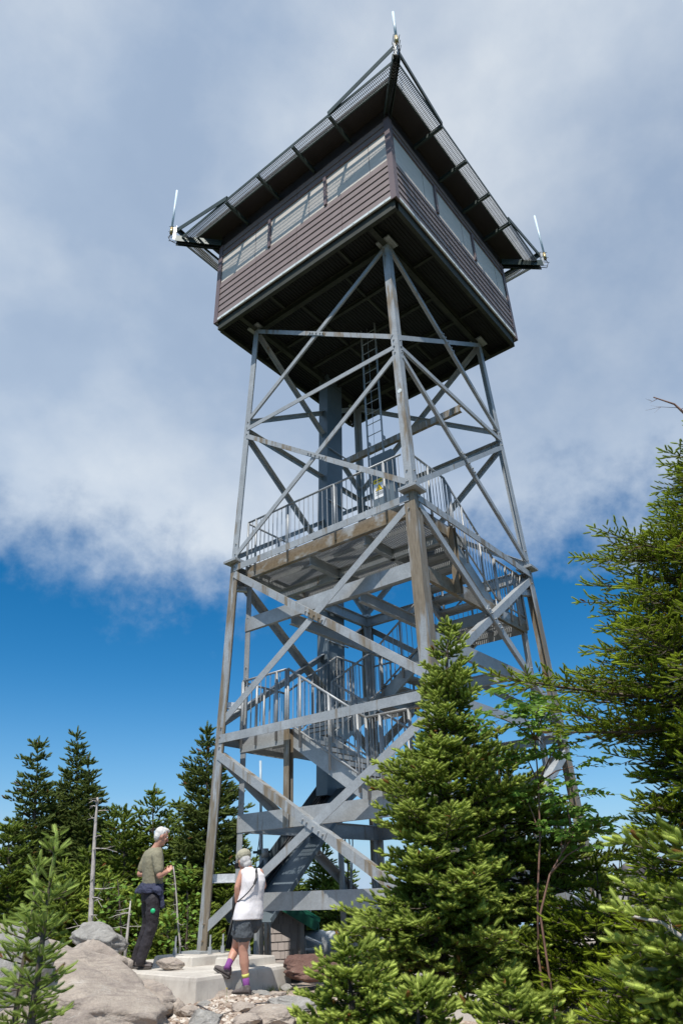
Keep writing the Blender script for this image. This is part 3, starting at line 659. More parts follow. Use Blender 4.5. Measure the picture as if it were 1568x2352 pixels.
# ------------------------------------------------------------------ plants
def mesh_np(name, V, F, tint, material, parent=None):
    me = bpy.data.meshes.new(name); nv, nf, k = len(V), len(F), F.shape[1]
    me.vertices.add(nv); me.vertices.foreach_set('co', V.astype(np.float32).ravel())
    me.loops.add(nf*k); me.loops.foreach_set('vertex_index', F.astype(np.int32).ravel())
    me.polygons.add(nf); me.polygons.foreach_set('loop_start', np.arange(0, nf*k, k, dtype=np.int32))
    me.update(calc_edges=True); me.validate()
    ca = me.color_attributes.new('tint', 'FLOAT_COLOR', 'POINT'); ca.data.foreach_set('color', tint.astype(np.float32).ravel())
    me.materials.append(material); o = bpy.data.objects.new(name, me); COL.objects.link(o)
    if parent is not None: o.parent = parent
    return o
def needle_template(kind, n=11):
    """unit shoot along +x (length 1): thin triangular needles; y sideways, z up"""
    V, F = [], []
    rows = {'young': [(88, .36), (-88, .36), (45, .34), (-45, .34), (0, .30)], 'fir': [(85, .52), (-85, .52), (38, .50), (-38, .50)], 'spruce': [(90, .28), (-90, .28), (15, .28), (-35, .26), (180, .22)],
            'far': [(85, .42), (-85, .42), (5, .36)]}[kind]
    for ri, (ang, ln) in enumerate(rows):
        a = math.radians(ang); od = np.array([0, math.sin(a), math.cos(a)])
        for i in range(n):
            x = (i+.5+.3*(ri % 2))/n; l = ln*(1-.45*max(0, (x-.6)/.4)**2); f = .45+.35*x
            tip = np.array([x+l*f, 0, 0])+od*l*(1-f*.35); w = .62/n if kind != 'far' else .8/n
            side = np.array([1, 0, 0])*w; k = len(V)
            V += [np.array([x, 0, 0])-side*.6, np.array([x, 0, 0])+side*.6, tip]; F.append((k, k+1, k+2))
    sg = 5; rr_ = {'young': .07, 'fir': .19, 'spruce': .09, 'far': .13}[kind]; k = len(V)
    for x, q in ((-.02, .55), (.4, 1.0), (.86, .80)):
        for j in range(sg): a = 2*PI*j/sg; V.append(np.array([x, rr_*q*math.cos(a)*1.25, rr_*q*math.sin(a)]))
    V.append(np.array([1.06, 0, .02]))
    for r_i in range(2):
        for j in range(sg): a0 = k+r_i*sg+j; a1 = k+r_i*sg+(j+1) % sg; F += [(a0, a1, a1+sg), (a0, a1+sg, a0+sg)]
    for j in range(sg): F.append((k+2*sg+j, k+2*sg+(j+1) % sg, k+3*sg))
    return np.array(V), np.array(F)
TPL = {'young': needle_template('young', 13), 'fir': needle_template('fir', 9), 'spruce': needle_template('spruce', 8), 'far': needle_template('far', 4), 'farfine': needle_template('far', 6)}
def expand(shoots, kind):
    """shoots: (pos, dir, up, len, tint rgb) arrays -> verts, faces, tints"""
    P, D, Uv, L, T = shoots; tv, tf = TPL[kind]
    D = D/np.linalg.norm(D, axis=1, keepdims=True); S = np.cross(Uv, D); S /= (np.linalg.norm(S, axis=1, keepdims=True)+1e-9); U = np.cross(D, S)
    V = P[:, None, :]+(L[:, None, None])*(tv[None, :, 0:1]*D[:, None, :]+tv[None, :, 1:2]*S[:, None, :]+tv[None, :, 2:3]*U[:, None, :])
    n, k = len(P), len(tv); F = (tf[None]+(np.arange(n)*k)[:, None, None]).reshape(-1, 3)
    C = np.concatenate([T, np.ones((n, 1))], 1); C = np.repeat(C[:, None, :], k, 1)
    return V.reshape(-1, 3), F, C.reshape(-1, 4)
def conifer(name, label, apex, base, prof, kind='fir', shoot=.07, material=None, whorl=.16, per=6, density=1.0, up0=.5, group=None, droop=.0, seed=1,
            tipnew=.6, trunk_r=.05, bark='bark', dead=0.02, leader=1, twsp=.0, cat='fir tree', inner=.25, brown=.01, lift=.12, eln=.13):
    """apex/base points; prof: list of (fraction from top, reach left, reach right) in metres; left/right as seen from the path"""
    rs = np.random.default_rng(seed); apex, base = V3(apex), V3(base); Hh = np.linalg.norm(apex-base); t_ = thing(name, label, cat, tuple(base), group)
    prof = np.array(prof); PP, DD, UU, LL, TT = [], [], [], [], []; wood = MB()
    def trunk(f): return apex+(base-apex)*f+V3(.02*math.sin(f*9+seed), .02*math.cos(f*7+seed), 0)*Hh*.15*min(f*4, 1)
    # leader
    for k in range(leader*3):
        PP.append(trunk(0)+V3(0, 0, -.0)-UP*shoot*k*1.0); DD.append(UP+rs.normal(size=3)*.08); UU.append(RH); LL.append(shoot*1.3); TT.append((tipnew, 0, 0))
    z = 0.015*Hh+shoot*.5; lv = 0
    while z < Hh*prof[-1, 0]:
        f = z/Hh; az0 = rs.uniform(0, 6.28); ns = (per if f > .18 else max(4, per-3))+(rs.random() < .4)
        for j in range(ns):
            az = az0+2*PI*j/ns+rs.normal()*.18; hd = RH*math.cos(az)+FH*math.sin(az)
            rl, rrr = np.interp(f, prof[:, 0], prof[:, 1]), np.interp(f, prof[:, 0], prof[:, 2]); w = (math.cos(az)+1)/2
            lump = noise.noise(Vector((math.cos(az)*1.3+seed, math.sin(az)*1.3, z*2.2)))*.45; reach = (rl*(1-w)+rrr*w)*rs.uniform(.72, 1.08)*(1+lump)
            if reach < shoot*.8: reach = shoot*.8
            el = up0*(1-f)+(-droop)*f+rs.normal()*eln
            o0 = trunk(f)+UP*rs.normal()*.03; npts = max(2, int(reach/(shoot*.8))); pts = [o0]; dirv = nrm(hd*math.cos(el)+UP*math.sin(el))
            for q in range(npts):
                s_ = (q+1)/npts; dv = nrm(dirv+UP*(.25*s_-.12)+rs.normal(size=3)*.05); pts.append(pts[-1]+dv*reach/npts)
            br = max(.003, min(.02, reach*.012)); wood.tube(pts, list(np.linspace(br, .002, len(pts))), 4, False)
            side = nrm(np.cross(UP, dirv)); isdead = rs.random() < dead
            # twigs
            tw = shoot*(1.05+twsp)/density**.5; pos = max(inner*reach, tw) if reach > shoot*2.5 else 0; sgn = 1
            while pos <= reach+1e-6:
                s_ = pos/reach; ip = min(len(pts)-2, int(s_*npts)); fr_ = s_*npts-ip; c = pts[ip]*(1-fr_)+pts[ip+1]*fr_; ad = nrm(pts[ip+1]-pts[ip])
                tl = max(shoot, min((reach-pos)*.5, shoot*4.5)+shoot*.8)*rs.uniform(.7, 1.1)
                if not isdead:
                    for sg in ((sgn,) if density < .7 else (1, -1)):
                        td = nrm(ad*rs.uniform(.55, .9)+side*sg*rs.uniform(.5, 1.0)+UP*(rs.normal()*.30+lift)); k = 0; q = 0.0; tend = tl
                        if tl > shoot*2: wood.tube([c, c+td*tl], [.003, .0015], 3, False)
                        while q < tend:
                            pc = c+td*q; last = q+shoot*.95 >= tend
                            dd = td if last else nrm(td+np.cross(UP, td)*rs.choice((-1, 1))*rs.uniform(.5, .9)+UP*rs.normal()*.15)
                            new = tipnew*(1.0 if last else .55)*rs.uniform(.4, 1.2)*(.12+.88*s_**1.5)
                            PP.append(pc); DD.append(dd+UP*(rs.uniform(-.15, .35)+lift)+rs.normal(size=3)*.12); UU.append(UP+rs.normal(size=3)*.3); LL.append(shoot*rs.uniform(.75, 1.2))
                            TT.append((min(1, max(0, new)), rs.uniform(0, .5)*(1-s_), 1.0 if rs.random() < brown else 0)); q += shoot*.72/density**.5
                sgn = -sgn; pos += tw
            if not isdead:
                PP.append(pts[-1]); DD.append(nrm(pts[-1]-pts[-2])); UU.append(UP); LL.append(shoot*1.15); TT.append((tipnew, 0, 0))
        z += whorl*rs.uniform(.8, 1.2)*(2.1-1.2*min(1, f*2.4)); lv += 1
    sh = (np.array(PP), np.array(DD), np.array(UU), np.array(LL), np.array(TT))
    V, F, C = expand(sh, kind if kind in TPL else 'fir')
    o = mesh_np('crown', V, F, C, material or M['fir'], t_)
    fs_ = np.linspace(0, 1, 12); wm = MB(); gb = V3(base[0], base[1], min(base[2]-.05, hgt(base[0], base[1])-.1)); wm.tube([trunk(f) for f in fs_]+[gb], [max(.004, trunk_r*f**.8) for f in fs_]+[trunk_r*1.1], 8)
    tr = wm.build('trunk', M[bark], t_, smooth=True); w = wood.build('branches', M[bark], tr)
    inv = Matrix.Translation(-Vector(base))
    for x in (o, tr): x.matrix_parent_inverse = inv
    return t_, len(PP)
def from_px(dist, ax, ay, bx, by, rows):
    """apex and base pixels, rows (y, xleft, xright); everything at the trunk's own distance"""
    a, b = at(ax, ay, dist), at(bx, by, dist); pr = []
    for (y, xl, xr) in rows:
        f = (y-ay)/(by-ay); xt = ax+(bx-ax)*f; k = 1
        zt = at(xt, y, dist); rl = abs((at(xl, y, dist)-zt)@RH); rr_ = abs((at(xr, y, dist)-zt)@RH); fz = (a[2]-zt[2])/(a[2]-b[2]); pr.append((max(fz, 0), rl, rr_))
    return a, b, pr
TOT = 0
def tree(name, label, dist, apx, bpx, rows, **k):
    global TOT
    k.setdefault('group', 'conifers in the foreground' if dist < 8 else 'conifers beyond the slab and the tower')
    a, b, pr = from_px(dist, apx[0], apx[1], bpx[0], bpx[1], rows); t, n = conifer(name, label, a, b, pr, **k); TOT += n; return t
# big fir in front of the tower
tree('balsam_fir', 'tall bushy fir with a cone laden spire in front of the tower\'s near leg', 4.6, (1030, 1432), (1000, 2330),
     [(1432, 1018, 1042), (1500, 985, 1080), (1600, 955, 1110), (1680, 965, 1130), (1760, 915, 1150), (1850, 855, 1170), (1900, 810, 1200), (1980, 830, 1220), (2060, 780, 1240), (2130, 770, 1250), (2200, 790, 1250), (2260, 860, 1220)],
     kind='fir', shoot=.034, whorl=.080, per=11, eln=.09, seed=4, up0=.45, droop=.05, trunk_r=.05, density=1.0, tipnew=.75, inner=.2)
tree('balsam_fir', 'broad shorter fir standing against the right flank of the spired fir', 4.9, (1140, 1690), (1180, 2320),
     [(1690, 1120, 1160), (1740, 1075, 1230), (1830, 1065, 1290), (1900, 1060, 1360), (2000, 1050, 1430), (2100, 1050, 1450), (2200, 1070, 1450), (2290, 1100, 1440)],
     kind='fir', shoot=.034, whorl=.088, per=10, eln=.1, seed=9, up0=.35, droop=.05, trunk_r=.04, tipnew=.7)
tree('balsam_fir', 'low pale tipped fir at the bottom edge left of the big fir\'s foot', 3.9, (795, 2172), (820, 2420),
     [(2172, 780, 810), (2205, 752, 850), (2245, 730, 880), (2290, 705, 920), (2340, 690, 960), (2400, 680, 1000)], kind='fir', shoot=.033, whorl=.045, per=9, seed=14, up0=.35, tipnew=.9, trunk_r=.02)
tree('balsam_fir', 'small dome shaped fir at the bottom edge below the broad fir', 3.6, (1170, 2262), (1175, 2500),
     [(2262, 1150, 1190), (2300, 1100, 1240), (2350, 1060, 1290), (2480, 1040, 1320)], kind='fir', shoot=.033, whorl=.045, per=9, seed=15, up0=.4, tipnew=.9, trunk_r=.02)
tree('balsam_fir', 'low fir clump at the bottom edge between the pale fir and the domed fir', 3.7, (960, 2262), (960, 2500),
     [(2262, 945, 980), (2300, 900, 1030), (2350, 860, 1070), (2480, 850, 1080)], kind='fir', shoot=.033, whorl=.045, per=9, seed=25, up0=.35, tipnew=.75, trunk_r=.02)
# spruce leaning in from the right
tree('red_spruce', 'dark spruce reaching in from the right edge of the view', 4.0, (1660, 800), (1630, 2420),
     [(800, 1650, 1700), (960, 1580, 1740), (1040, 1530, 1740), (1100, 1480, 1740), (1150, 1450, 1740), (1210, 1490, 1740), (1240, 1420, 1740), (1265, 1275, 1740), (1330, 1320, 1740), (1400, 1330, 1740), (1470, 1325, 1740), (1540, 1340, 1740), (1570, 1180, 1740), (1600, 1130, 1740), (1640, 1210, 1740), (1670, 1320, 1740), (1700, 1400, 1740), (1740, 1310, 1740), (1790, 1400, 1740), (1830, 1430, 1740), (1950, 1430, 1740), (2080, 1400, 1740), (2200, 1380, 1740), (2330, 1330, 1740)],
     kind='spruce', shoot=.043, whorl=.115, per=14, seed=21, up0=.06, droop=-.02, eln=.07, lift=.08, trunk_r=.09, material=M['spruce'], tipnew=.75, inner=.12, density=1.0, cat='spruce tree')
tree('balsam_fir', 'lime tipped fir at the right edge below the spruce', 3.2, (1660, 1850), (1630, 2450),
     [(1850, 1630, 1700), (1900, 1540, 1740), (1930, 1440, 1740), (1990, 1480, 1740), (2060, 1520, 1740), (2110, 1390, 1740), (2170, 1420, 1740), (2250, 1440, 1760), (2400, 1440, 1760)], kind='fir', shoot=.044, whorl=.085, per=7, seed=33, up0=.25, tipnew=1.0, trunk_r=.03, material=M['fir'], dead=.1)
tree('red_spruce', 'low shaded spruce in the gap between the broad fir and the right edge', 4.4, (1370, 1985), (1380, 2420),
     [(1985, 1350, 1390), (2050, 1280, 1440), (2120, 1240, 1480), (2200, 1200, 1500), (2300, 1180, 1540), (2400, 1180, 1560)], kind='spruce', shoot=.044, whorl=.055, per=8, seed=35, up0=.25, tipnew=.45, material=M['spruce'], trunk_r=.03, cat='spruce tree')
tree('red_spruce', 'dark spruce sapling at the lower right corner', 3.4, (1470, 2180), (1480, 2500),
     [(2180, 1450, 1490), (2240, 1380, 1540), (2320, 1330, 1600), (2480, 1300, 1640)], kind='spruce', shoot=.042, whorl=.055, per=8, seed=37, up0=.3, tipnew=.5, material=M['spruce'], trunk_r=.02, cat='spruce tree')
# young fir at the left
tree('balsam_fir', 'young light green fir with long upright leaders in the left foreground', 3.1, (126, 1945), (60, 2440),
     [(1945, 123, 129), (1985, 112, 140), (2020, 95, 150), (2050, 92, 140), (2085, 55, 165), (2130, 40, 140), (2165, 25, 150), (2200, 30, 125), (2240, 10, 130), (2290, 0, 150), (2352, -20, 115), (2420, -20, 115)],
     kind='young', shoot=.042, whorl=.09, per=6, seed=41, up0=.6, droop=-.12, lift=.05, leader=2, trunk_r=.018, material=M['young'], tipnew=.8, inner=.2, density=.95)
tree('balsam_fir', 'smaller young fir at the left edge behind the one with long leaders', 3.4, (88, 1985), (20, 2440),
     [(1985, 84, 92), (2060, 40, 110), (2150, -30, 110), (2300, -60, 100), (2420, -60, 100)], kind='young', shoot=.042, whorl=.11, per=5, seed=43, lift=.05, up0=.6, trunk_r=.015, material=M['young'], tipnew=.7, density=.95)
# trees behind, left
bg = [('balsam_fir', 'dense fir filling the skyline between the man\'s head and the tower leg', 17.5, (412, 1845), (412, 2230), [(1845, 400, 425), (1880, 375, 450), (1950, 360, 470), (2100, 350, 480), (2220, 350, 480)], 'far', 81, .25),
      ('balsam_fir', 'flat topped fir between the snag and the man on the skyline', 18.2, (262, 1872), (262, 2230), [(1872, 240, 280), (1900, 215, 310), (1980, 200, 330), (2200, 200, 330)], 'far', 82, .2),
      ('black_spruce', 'dense dark spruce behind the bleached snag', 18.6, (140, 1800), (140, 2230), [(1800, 130, 150), (1850, 105, 175), (1950, 90, 200), (2200, 80, 210)], 'blue', 83, .1),
      ('balsam_fir', 'fir with broad low boughs behind the woman', 17.0, (545, 1930), (545, 2230), [(1930, 535, 556), (1980, 510, 585), (2080, 490, 600), (2220, 490, 605)], 'far', 84, .25),
      ('black_spruce', 'wind bent spruce furthest left on the skyline', 16.77, (88, 1706), (60, 2230), [(1706, 60, 100), (1740, 52, 106), (1790, 45, 105), (1860, 30, 130), (1950, 5, 150), (2100, -20, 150), (2200, -20, 150)], 'blue', 51, .15),
      ('black_spruce', 'tall pointed spruce second from the left on the skyline', 17.52, (178, 1682), (170, 2230), [(1682, 172, 184), (1740, 150, 195), (1790, 135, 205), (1850, 115, 235), (1950, 110, 240), (2100, 100, 240), (2200, 100, 240)], 'blue', 52, .1),
      ('black_spruce', 'slim spruce leaning on the right side of the tall pointed one', 17.15, (204, 1742), (200, 2230), [(1742, 199, 209), (1800, 185, 225), (1870, 175, 245), (2000, 160, 250), (2200, 150, 260)], 'blue', 53, .1),
      ('balsam_fir', 'round topped green fir right of the bleached snag', 16.02, (285, 1868), (290, 2230), [(1868, 262, 305), (1890, 240, 335), (1930, 232, 345), (1990, 235, 345), (2100, 230, 360), (2200, 220, 360)], 'far', 54, .2),
      ('balsam_fir', 'spire topped fir behind the man\'s head', 16.55, (352, 1815), (350, 2230), [(1815, 346, 358), (1855, 320, 385), (1900, 298, 410), (2050, 290, 410), (2200, 290, 420)], 'far', 55, .3),
      ('black_spruce', 'tallest background spruce partly behind the tower\'s left leg', 15.65, (476, 1672), (470, 2240), [(1672, 470, 482), (1720, 452, 500), (1770, 430, 520), (1790, 395, 540), (1850, 410, 560), (1950, 400, 570), (2100, 400, 575), (2220, 400, 575)], 'blue', 56, .15),
      ('balsam_fir', 'yellowish green fir between the man and the tower\'s left leg', 14.9, (430, 2000), (430, 2260), [(2000, 425, 440), (2050, 400, 470), (2130, 380, 490), (2240, 380, 500)], 'far', 57, .5),
      ('balsam_fir', 'dark fir low behind the two people', 15.2, (520, 1960), (520, 2260), [(1960, 512, 530), (2020, 490, 560), (2120, 470, 590), (2240, 470, 600)], 'far', 58, .3),
      ('balsam_fir', 'leafy young fir low behind the outcrop', 14.15, (250, 2010), (250, 2240), [(2010, 244, 256), (2060, 210, 290), (2130, 190, 310), (2230, 180, 320)], 'far', 59, .75),
      ('balsam_fir', 'bright young fir directly behind the man\'s knees', 14.0, (318, 2050), (320, 2250), [(2050, 312, 325), (2100, 280, 350), (2160, 270, 380), (2240, 270, 400)], 'far', 60, .8),
      ('balsam_fir', 'green fir behind the young fir at the left', 14.6, (150, 1990), (150, 2220), [(1990, 144, 156), (2050, 110, 190), (2120, 90, 220), (2210, 80, 230)], 'far', 61, .65),
      ('balsam_fir', 'dark fir at the left edge below the bent spruce', 15.28, (20, 1900), (20, 2220), [(1900, 5, 35), (1980, -30, 70), (2100, -40, 90), (2210, -40, 90)], 'far', 62, .25),
      ('balsam_fir', 'dark fir filling the gap below the snag', 15.5, (205, 1960), (205, 2220), [(1960, 190, 220), (2040, 150, 260), (2120, 140, 270), (2210, 140, 280)], 'far', 63, .2),
      ('balsam_fir', 'low bright fir against the right side of the grey boulder', 13.55, (385, 2110), (385, 2240), [(2110, 378, 392), (2150, 350, 420), (2230, 330, 450)], 'far', 64, .7),
      ('balsam_fir', 'low fir just left of the pedestal behind the slab', 13.85, (470, 2110), (470, 2240), [(2110, 464, 476), (2150, 440, 505), (2230, 425, 520)], 'far', 65, .45),
      ('balsam_fir', 'bushy fir half hiding the left side of the shed', 17.0, (588, 2060), (590, 2230), [(2060, 580, 596), (2110, 560, 612), (2160, 555, 615), (2225, 550, 616)], 'far', 66, .2),
      ('balsam_fir', 'conical fir seen under the stairs behind the shed', 21.0, (742, 1938), (745, 2160), [(1938, 738, 746), (1980, 722, 762), (2040, 700, 790), (2150, 690, 810)], 'far', 67, .35),
      ('balsam_fir', 'rounded fir right of the green roof', 19.0, (790, 2050), (790, 2200), [(2050, 770, 810), (2100, 730, 840), (2190, 725, 850)], 'far', 68, .35),
      ('balsam_fir', 'small slender fir left of the conical one under the stairs', 24.0, (686, 1995), (686, 2120), [(1995, 683, 689), (2030, 675, 697), (2110, 665, 705)], 'far', 69, .3),
      ('balsam_fir', 'tiny fir top above the shed', 26.0, (663, 2018), (663, 2110), [(2018, 661, 665), (2040, 656, 670), (2100, 650, 680)], 'far', 70, .3),
      ('balsam_fir', 'fir far behind the tower\'s hanging cables', 27.0, (800, 1975), (800, 2120), [(1975, 797, 803), (2020, 788, 812), (2110, 780, 820)], 'far', 71, .3),
      ('balsam_fir', 'distant fir right of the tower\'s right leg', 28.0, (1392, 1972), (1392, 2080), [(1972, 1389, 1395), (2010, 1378, 1406), (2070, 1370, 1415)], 'blue', 72, .3),
      ('balsam_fir', 'distant fir left of the dark stump', 30.0, (1422, 1968), (1422, 2080), [(1968, 1419, 1425), (2010, 1410, 1436), (2070, 1402, 1444)], 'blue', 73, .3),
      ('balsam_fir', 'dense fir behind the dark stump at the right', 16.4, (1475, 1925), (1475, 2080), [(1925, 1462, 1488), (1980, 1445, 1510), (2070, 1435, 1530)], 'far', 74, .5),
      ('balsam_fir', 'pale fir beside the dense one behind the stump', 17.9, (1376, 2000), (1376, 2080), [(2000, 1370, 1382), (2030, 1358, 1394), (2070, 1350, 1400)], 'far', 75, .6),
      ]
for (nm, lab, dist, ap_, bp_, rows, mt, sd_, tn) in bg:
    if 'man' in lab and 'knees' in lab: rows = [(y, a+4, b-4) for y, a, b in rows]
    big = dist < 22
    tree(nm, lab, dist, ap_, bp_, rows, kind='far', shoot=.115 if big else .17, whorl=.135 if big else .22, per=8, seed=sd_, up0=.35, droop=0, trunk_r=.07, material=M[mt], tipnew=tn, inner=.15, density=1.0,
         cat='fir tree' if 'fir' in nm else 'spruce tree', brown=.012)
# distant wood, countless trees as one mass
def far_wood():
    PP, DD, UU, LL, TT = [], [], [], [], []; rs = np.random.default_rng(5)
    for i in range(420):
        d = rs.uniform(34, 110); r = rs.uniform(-.75, .75)*d; p = CAM*V3(1, 1, 0)+FH*d+RH*r; z0 = hgt(p[0], p[1]); top = CAM[2]+d*rs.uniform(-.02, .018)
        top = min(top, z0+14)
        h = min(top-z0, 9); 
        if h < 1: continue
        for k in np.arange(0, h, .35):
            for j in range(7):
                az = rs.uniform(0, 6.28); dv = RH*math.cos(az)+FH*math.sin(az); R_ = .12+k*.17
                q = rs.uniform(.2, 1)*R_; PP.append(V3(p[0], p[1], top-k)+dv*q); DD.append(dv+UP*.1); UU.append(UP); LL.append(.5); TT.append((rs.uniform(0, .5), rs.uniform(0, .5), 0))
    V, F, C = expand((np.array(PP), np.array(DD), np.array(UU), np.array(LL), np.array(TT)), 'far'); o = mesh_np('distant_forest', V, F, C, M['blue']); o['kind'] = 'stuff'; o['label'] = 'far conifer forest on the slopes beyond the summit'
far_wood()
# broad-leaved plants -------------------------------------------------
def leaf_mesh(name, leaves, material, parent):      # leaves: (pos, dir, up, length, width, tint)
    n = len(leaves); P = np.array([l[0] for l in leaves]); D = np.array([nrm(l[1]) for l in leaves]); U0 = np.array([l[2] for l in leaves]); L = np.array([l[3] for l in leaves]); Wd = np.array([l[4] for l in leaves])
    S = np.cross(U0, D); S /= np.linalg.norm(S, axis=1, keepdims=True)+1e-9; U = np.cross(D, S)
    pr = [(0, 0, 0), (.3, .5, .06), (.65, .38, .05), (1, 0, -.05), (.65, -.38, .05), (.3, -.5, .06)]
    V = np.stack([P+D*(L*x)[:, None]+S*(Wd*y)[:, None]+U*(L*z)[:, None] for x, y, z in pr], 1).reshape(-1, 3)
    tf = np.array([(0, 1, 5), (1, 2, 5), (2, 4, 5), (2, 3, 4)]); F = (tf[None]+(np.arange(n)*6)[:, None, None]).reshape(-1, 3)
    C = np.repeat(np.array([[l[5], 0, 0, 1] for l in leaves])[:, None, :], 6, 1).reshape(-1, 4)
    return mesh_np(name, V, F, C, material, parent)
def rowan(label, dist, stem, clusters, seed, leaflet=.05):
    rs = np.random.default_rng(seed); pts = [at(x, y, dist) for x, y in stem]; pts = [V3(pts[0][0], pts[0][1], min(pts[0][2], hgt(pts[0][0], pts[0][1])-.05))]+pts; t = thing('mountain_ash', label, 'mountain ash', tuple(pts[0]))
    m = MB(); m.tube(pts, list(np.linspace(.0075, .0035, len(pts))), 7); lv = []
    for (x, y, n, spread) in clusters:
        n = int(n*1.5); c = at(x, y, dist+rs.uniform(-.15, .15)); j = min(range(len(pts)), key=lambda i: abs(pts[i][2]-(c[2]-.12))); m.tube([pts[j], (pts[j]+c)/2+UP*.02, c], [.006, .004, .003], 5)
        for _ in range(n):
            az = rs.uniform(0, 6.28); d = nrm(RH*math.cos(az)+FH*math.sin(az)+UP*rs.uniform(-.1, .6)); o = c+rs.normal(size=3)*spread; ln = rs.uniform(.12, .19); tn = rs.uniform(.1, 1)
            rp = [o+d*s*ln-UP*.25*ln*s*s for s in np.linspace(0, 1, 6)]; m.tube(rp, .0018, 3, False); sd = nrm(np.cross(UP, d))
            for s in np.linspace(.22, .92, 6):
                q = o+d*s*ln-UP*.25*ln*s*s
                for sg in (1, -1): lv.append((q, nrm(d*.6+sd*sg+UP*rs.uniform(-.7, .1)), UP+rs.normal(size=3)*.9-FH*.5, leaflet*rs.uniform(.8, 1.1), leaflet*.38, tn))
            lv.append((rp[-1], d-UP*.3, UP, leaflet, leaflet*.3, tn))
    s = m.build('stem', M['bark_red'], t, smooth=True); l = leaf_mesh('leaves', lv, M['leaf'], t); inv = Matrix.Translation(-Vector(pts[0]))
    s.matrix_parent_inverse = inv; l.matrix_parent_inverse = inv
rowan('slender mountain ash with feathery light green leaves rising between the firs', 4.35, [(1236, 2200), (1234, 2060), (1240, 1920), (1236, 1800), (1228, 1700), (1220, 1620)],
      [(1180, 1610, 5, .05), (1150, 1650, 4, .04), (1215, 1590, 7, .05), (1260, 1620, 7, .05), (1220, 1660, 8, .05), (1290, 1650, 6, .04), (1245, 1710, 9, .05), (1200, 1730, 5, .04), (1290, 1700, 5, .04), (1320, 1760, 3, .03), (1210, 1840, 4, .04), (1270, 1800, 3, .03)], 3, .056)
rowan('low mountain ash spray leaning right beside the firs', 4.2, [(1240, 2100), (1262, 2010), (1290, 1960), (1310, 1900)],
      [(1310, 1870, 6, .05), (1350, 1890, 6, .04), (1290, 1920, 5, .05), (1345, 1940, 5, .04), (1300, 1840, 4, .04)], 5, .06)
def birch(label, dist, stem, seed, n=420, spread=(.22, .5), name='birch_shrub'):
    rs = np.random.default_rng(seed); pts = [at(x, y, dist) for x, y in stem]; pts = [V3(pts[0][0], pts[0][1], min(pts[0][2], hgt(pts[0][0], pts[0][1])-.05))]+pts; t = thing(name, label, 'shrub', tuple(pts[0])); m = MB(); m.tube(pts, list(np.linspace(.025, .006, len(pts))), 6); lv = []
    for _ in range(n):
        f = rs.random()*(len(pts)-1); i = int(f); c = pts[i]+(pts[min(i+1, len(pts)-1)]-pts[i])*(f-i); az = rs.uniform(0, 6.28); d = RH*math.cos(az)+FH*math.sin(az)
        q = c+d*rs.uniform(.03, spread[0])*2+UP*rs.normal()*.08
        if rs.random() < .12: m.tube([c, q], [.004, .0015], 3, False)
        lv.append((q, d+UP*rs.uniform(-.6, .3)+rs.normal(size=3)*.3, UP+rs.normal(size=3)*.5, rs.uniform(.06, .1), rs.uniform(.05, .075), rs.uniform(.1, 1)))
    s = m.build('stem', M['bark'], t); l = leaf_mesh('leaves', lv, M['leaf'], t); inv = Matrix.Translation(-Vector(pts[0])); s.matrix_parent_inverse = inv; l.matrix_parent_inverse = inv
birch('light green birch shrub behind the man\'s hand', 13.6, [(405, 2190), (402, 2100), (400, 2020), (396, 1985)], 2, 230)
birch('leafy green shrub behind the man\'s knees beside the tower leg', 13.4, [(425, 2200), (430, 2130), (432, 2080)], 8, 230)
birch('leafy shrub left of the man behind the outcrop', 13.4, [(280, 2180), (275, 2080), (270, 2020)], 9, 230)
def snag(label, dist, pts, r0, seed, name='dead_snag', twigs=14, mt='deadwood', tw=.35, cat='dead tree'):
    rs = np.random.default_rng(seed); P = [at(x, y, dist) for x, y in pts]; P = ([V3(P[0][0], P[0][1], min(P[0][2], hgt(P[0][0], P[0][1])-.05))]+P) if cat == 'dead tree' else P; t = thing(name, label, cat, tuple(P[0])); m = MB(); m.tube(P, list(np.linspace(r0, r0*.35, len(P))), 8); a = m.build('trunk', M[mt], t, smooth=True)
    m = MB()
    for k in range(twigs):
        f = rs.uniform(.1, .98)*(len(P)-1); i = int(f); c = P[i]+(P[min(i+1, len(P)-1)]-P[i])*(f-i); az = rs.uniform(0, 6.28); d = nrm(RH*math.cos(az)*1.4+FH*math.sin(az)+UP*rs.uniform(-.25, .25)); l = tw*rs.uniform(.4, 1.2)
        q = [c, c+d*l*.5+UP*rs.normal()*.02, c+d*l-UP*.04*rs.random()]; m.tube(q, [r0*.22, r0*.14, r0*.05], 4, False)
        for j in range(2): m.tube([q[1], q[1]+nrm(d+rs.normal(size=3)*.7)*l*.35], [r0*.09, r0*.03], 3, False)
    b = m.build('branches', M[mt], t); inv = Matrix.Translation(-Vector(P[0]))
    for x in (a, b): x.matrix_parent_inverse = inv
snag('bleached grey snag with bare side branches between the skyline spruces', 13.2, [(208, 2120), (213, 2010), (217, 1930), (221, 1870), (224, 1832)], .05, 1, twigs=16, tw=.4)
snag('thin pale dead trunk behind the man, in front of the green shrubs', 13.2, [(414, 2170), (408, 2115), (406, 2070), (402, 2020), (398, 1990)], .020, 2, twigs=8, tw=.15)
None and snag('grey twiggy deadwood low behind the outcrop', 13.0, [(232, 2160), (240, 2110), (244, 2085)], .03, 3, twigs=18, tw=.5)
snag('grey twiggy dead fir behind the man\'s legs', 13.0, [(292, 2150), (296, 2110), (300, 2070)], .03, 6, twigs=10, tw=.3)
snag('bare reddish twig poking in at the right edge above the spruce', 3.9, [(1600, 985), (1572, 950), (1548, 928), (1500, 912)], .012, 4, 'bare_branch', 3, 'bark_red', .2, 'branch')
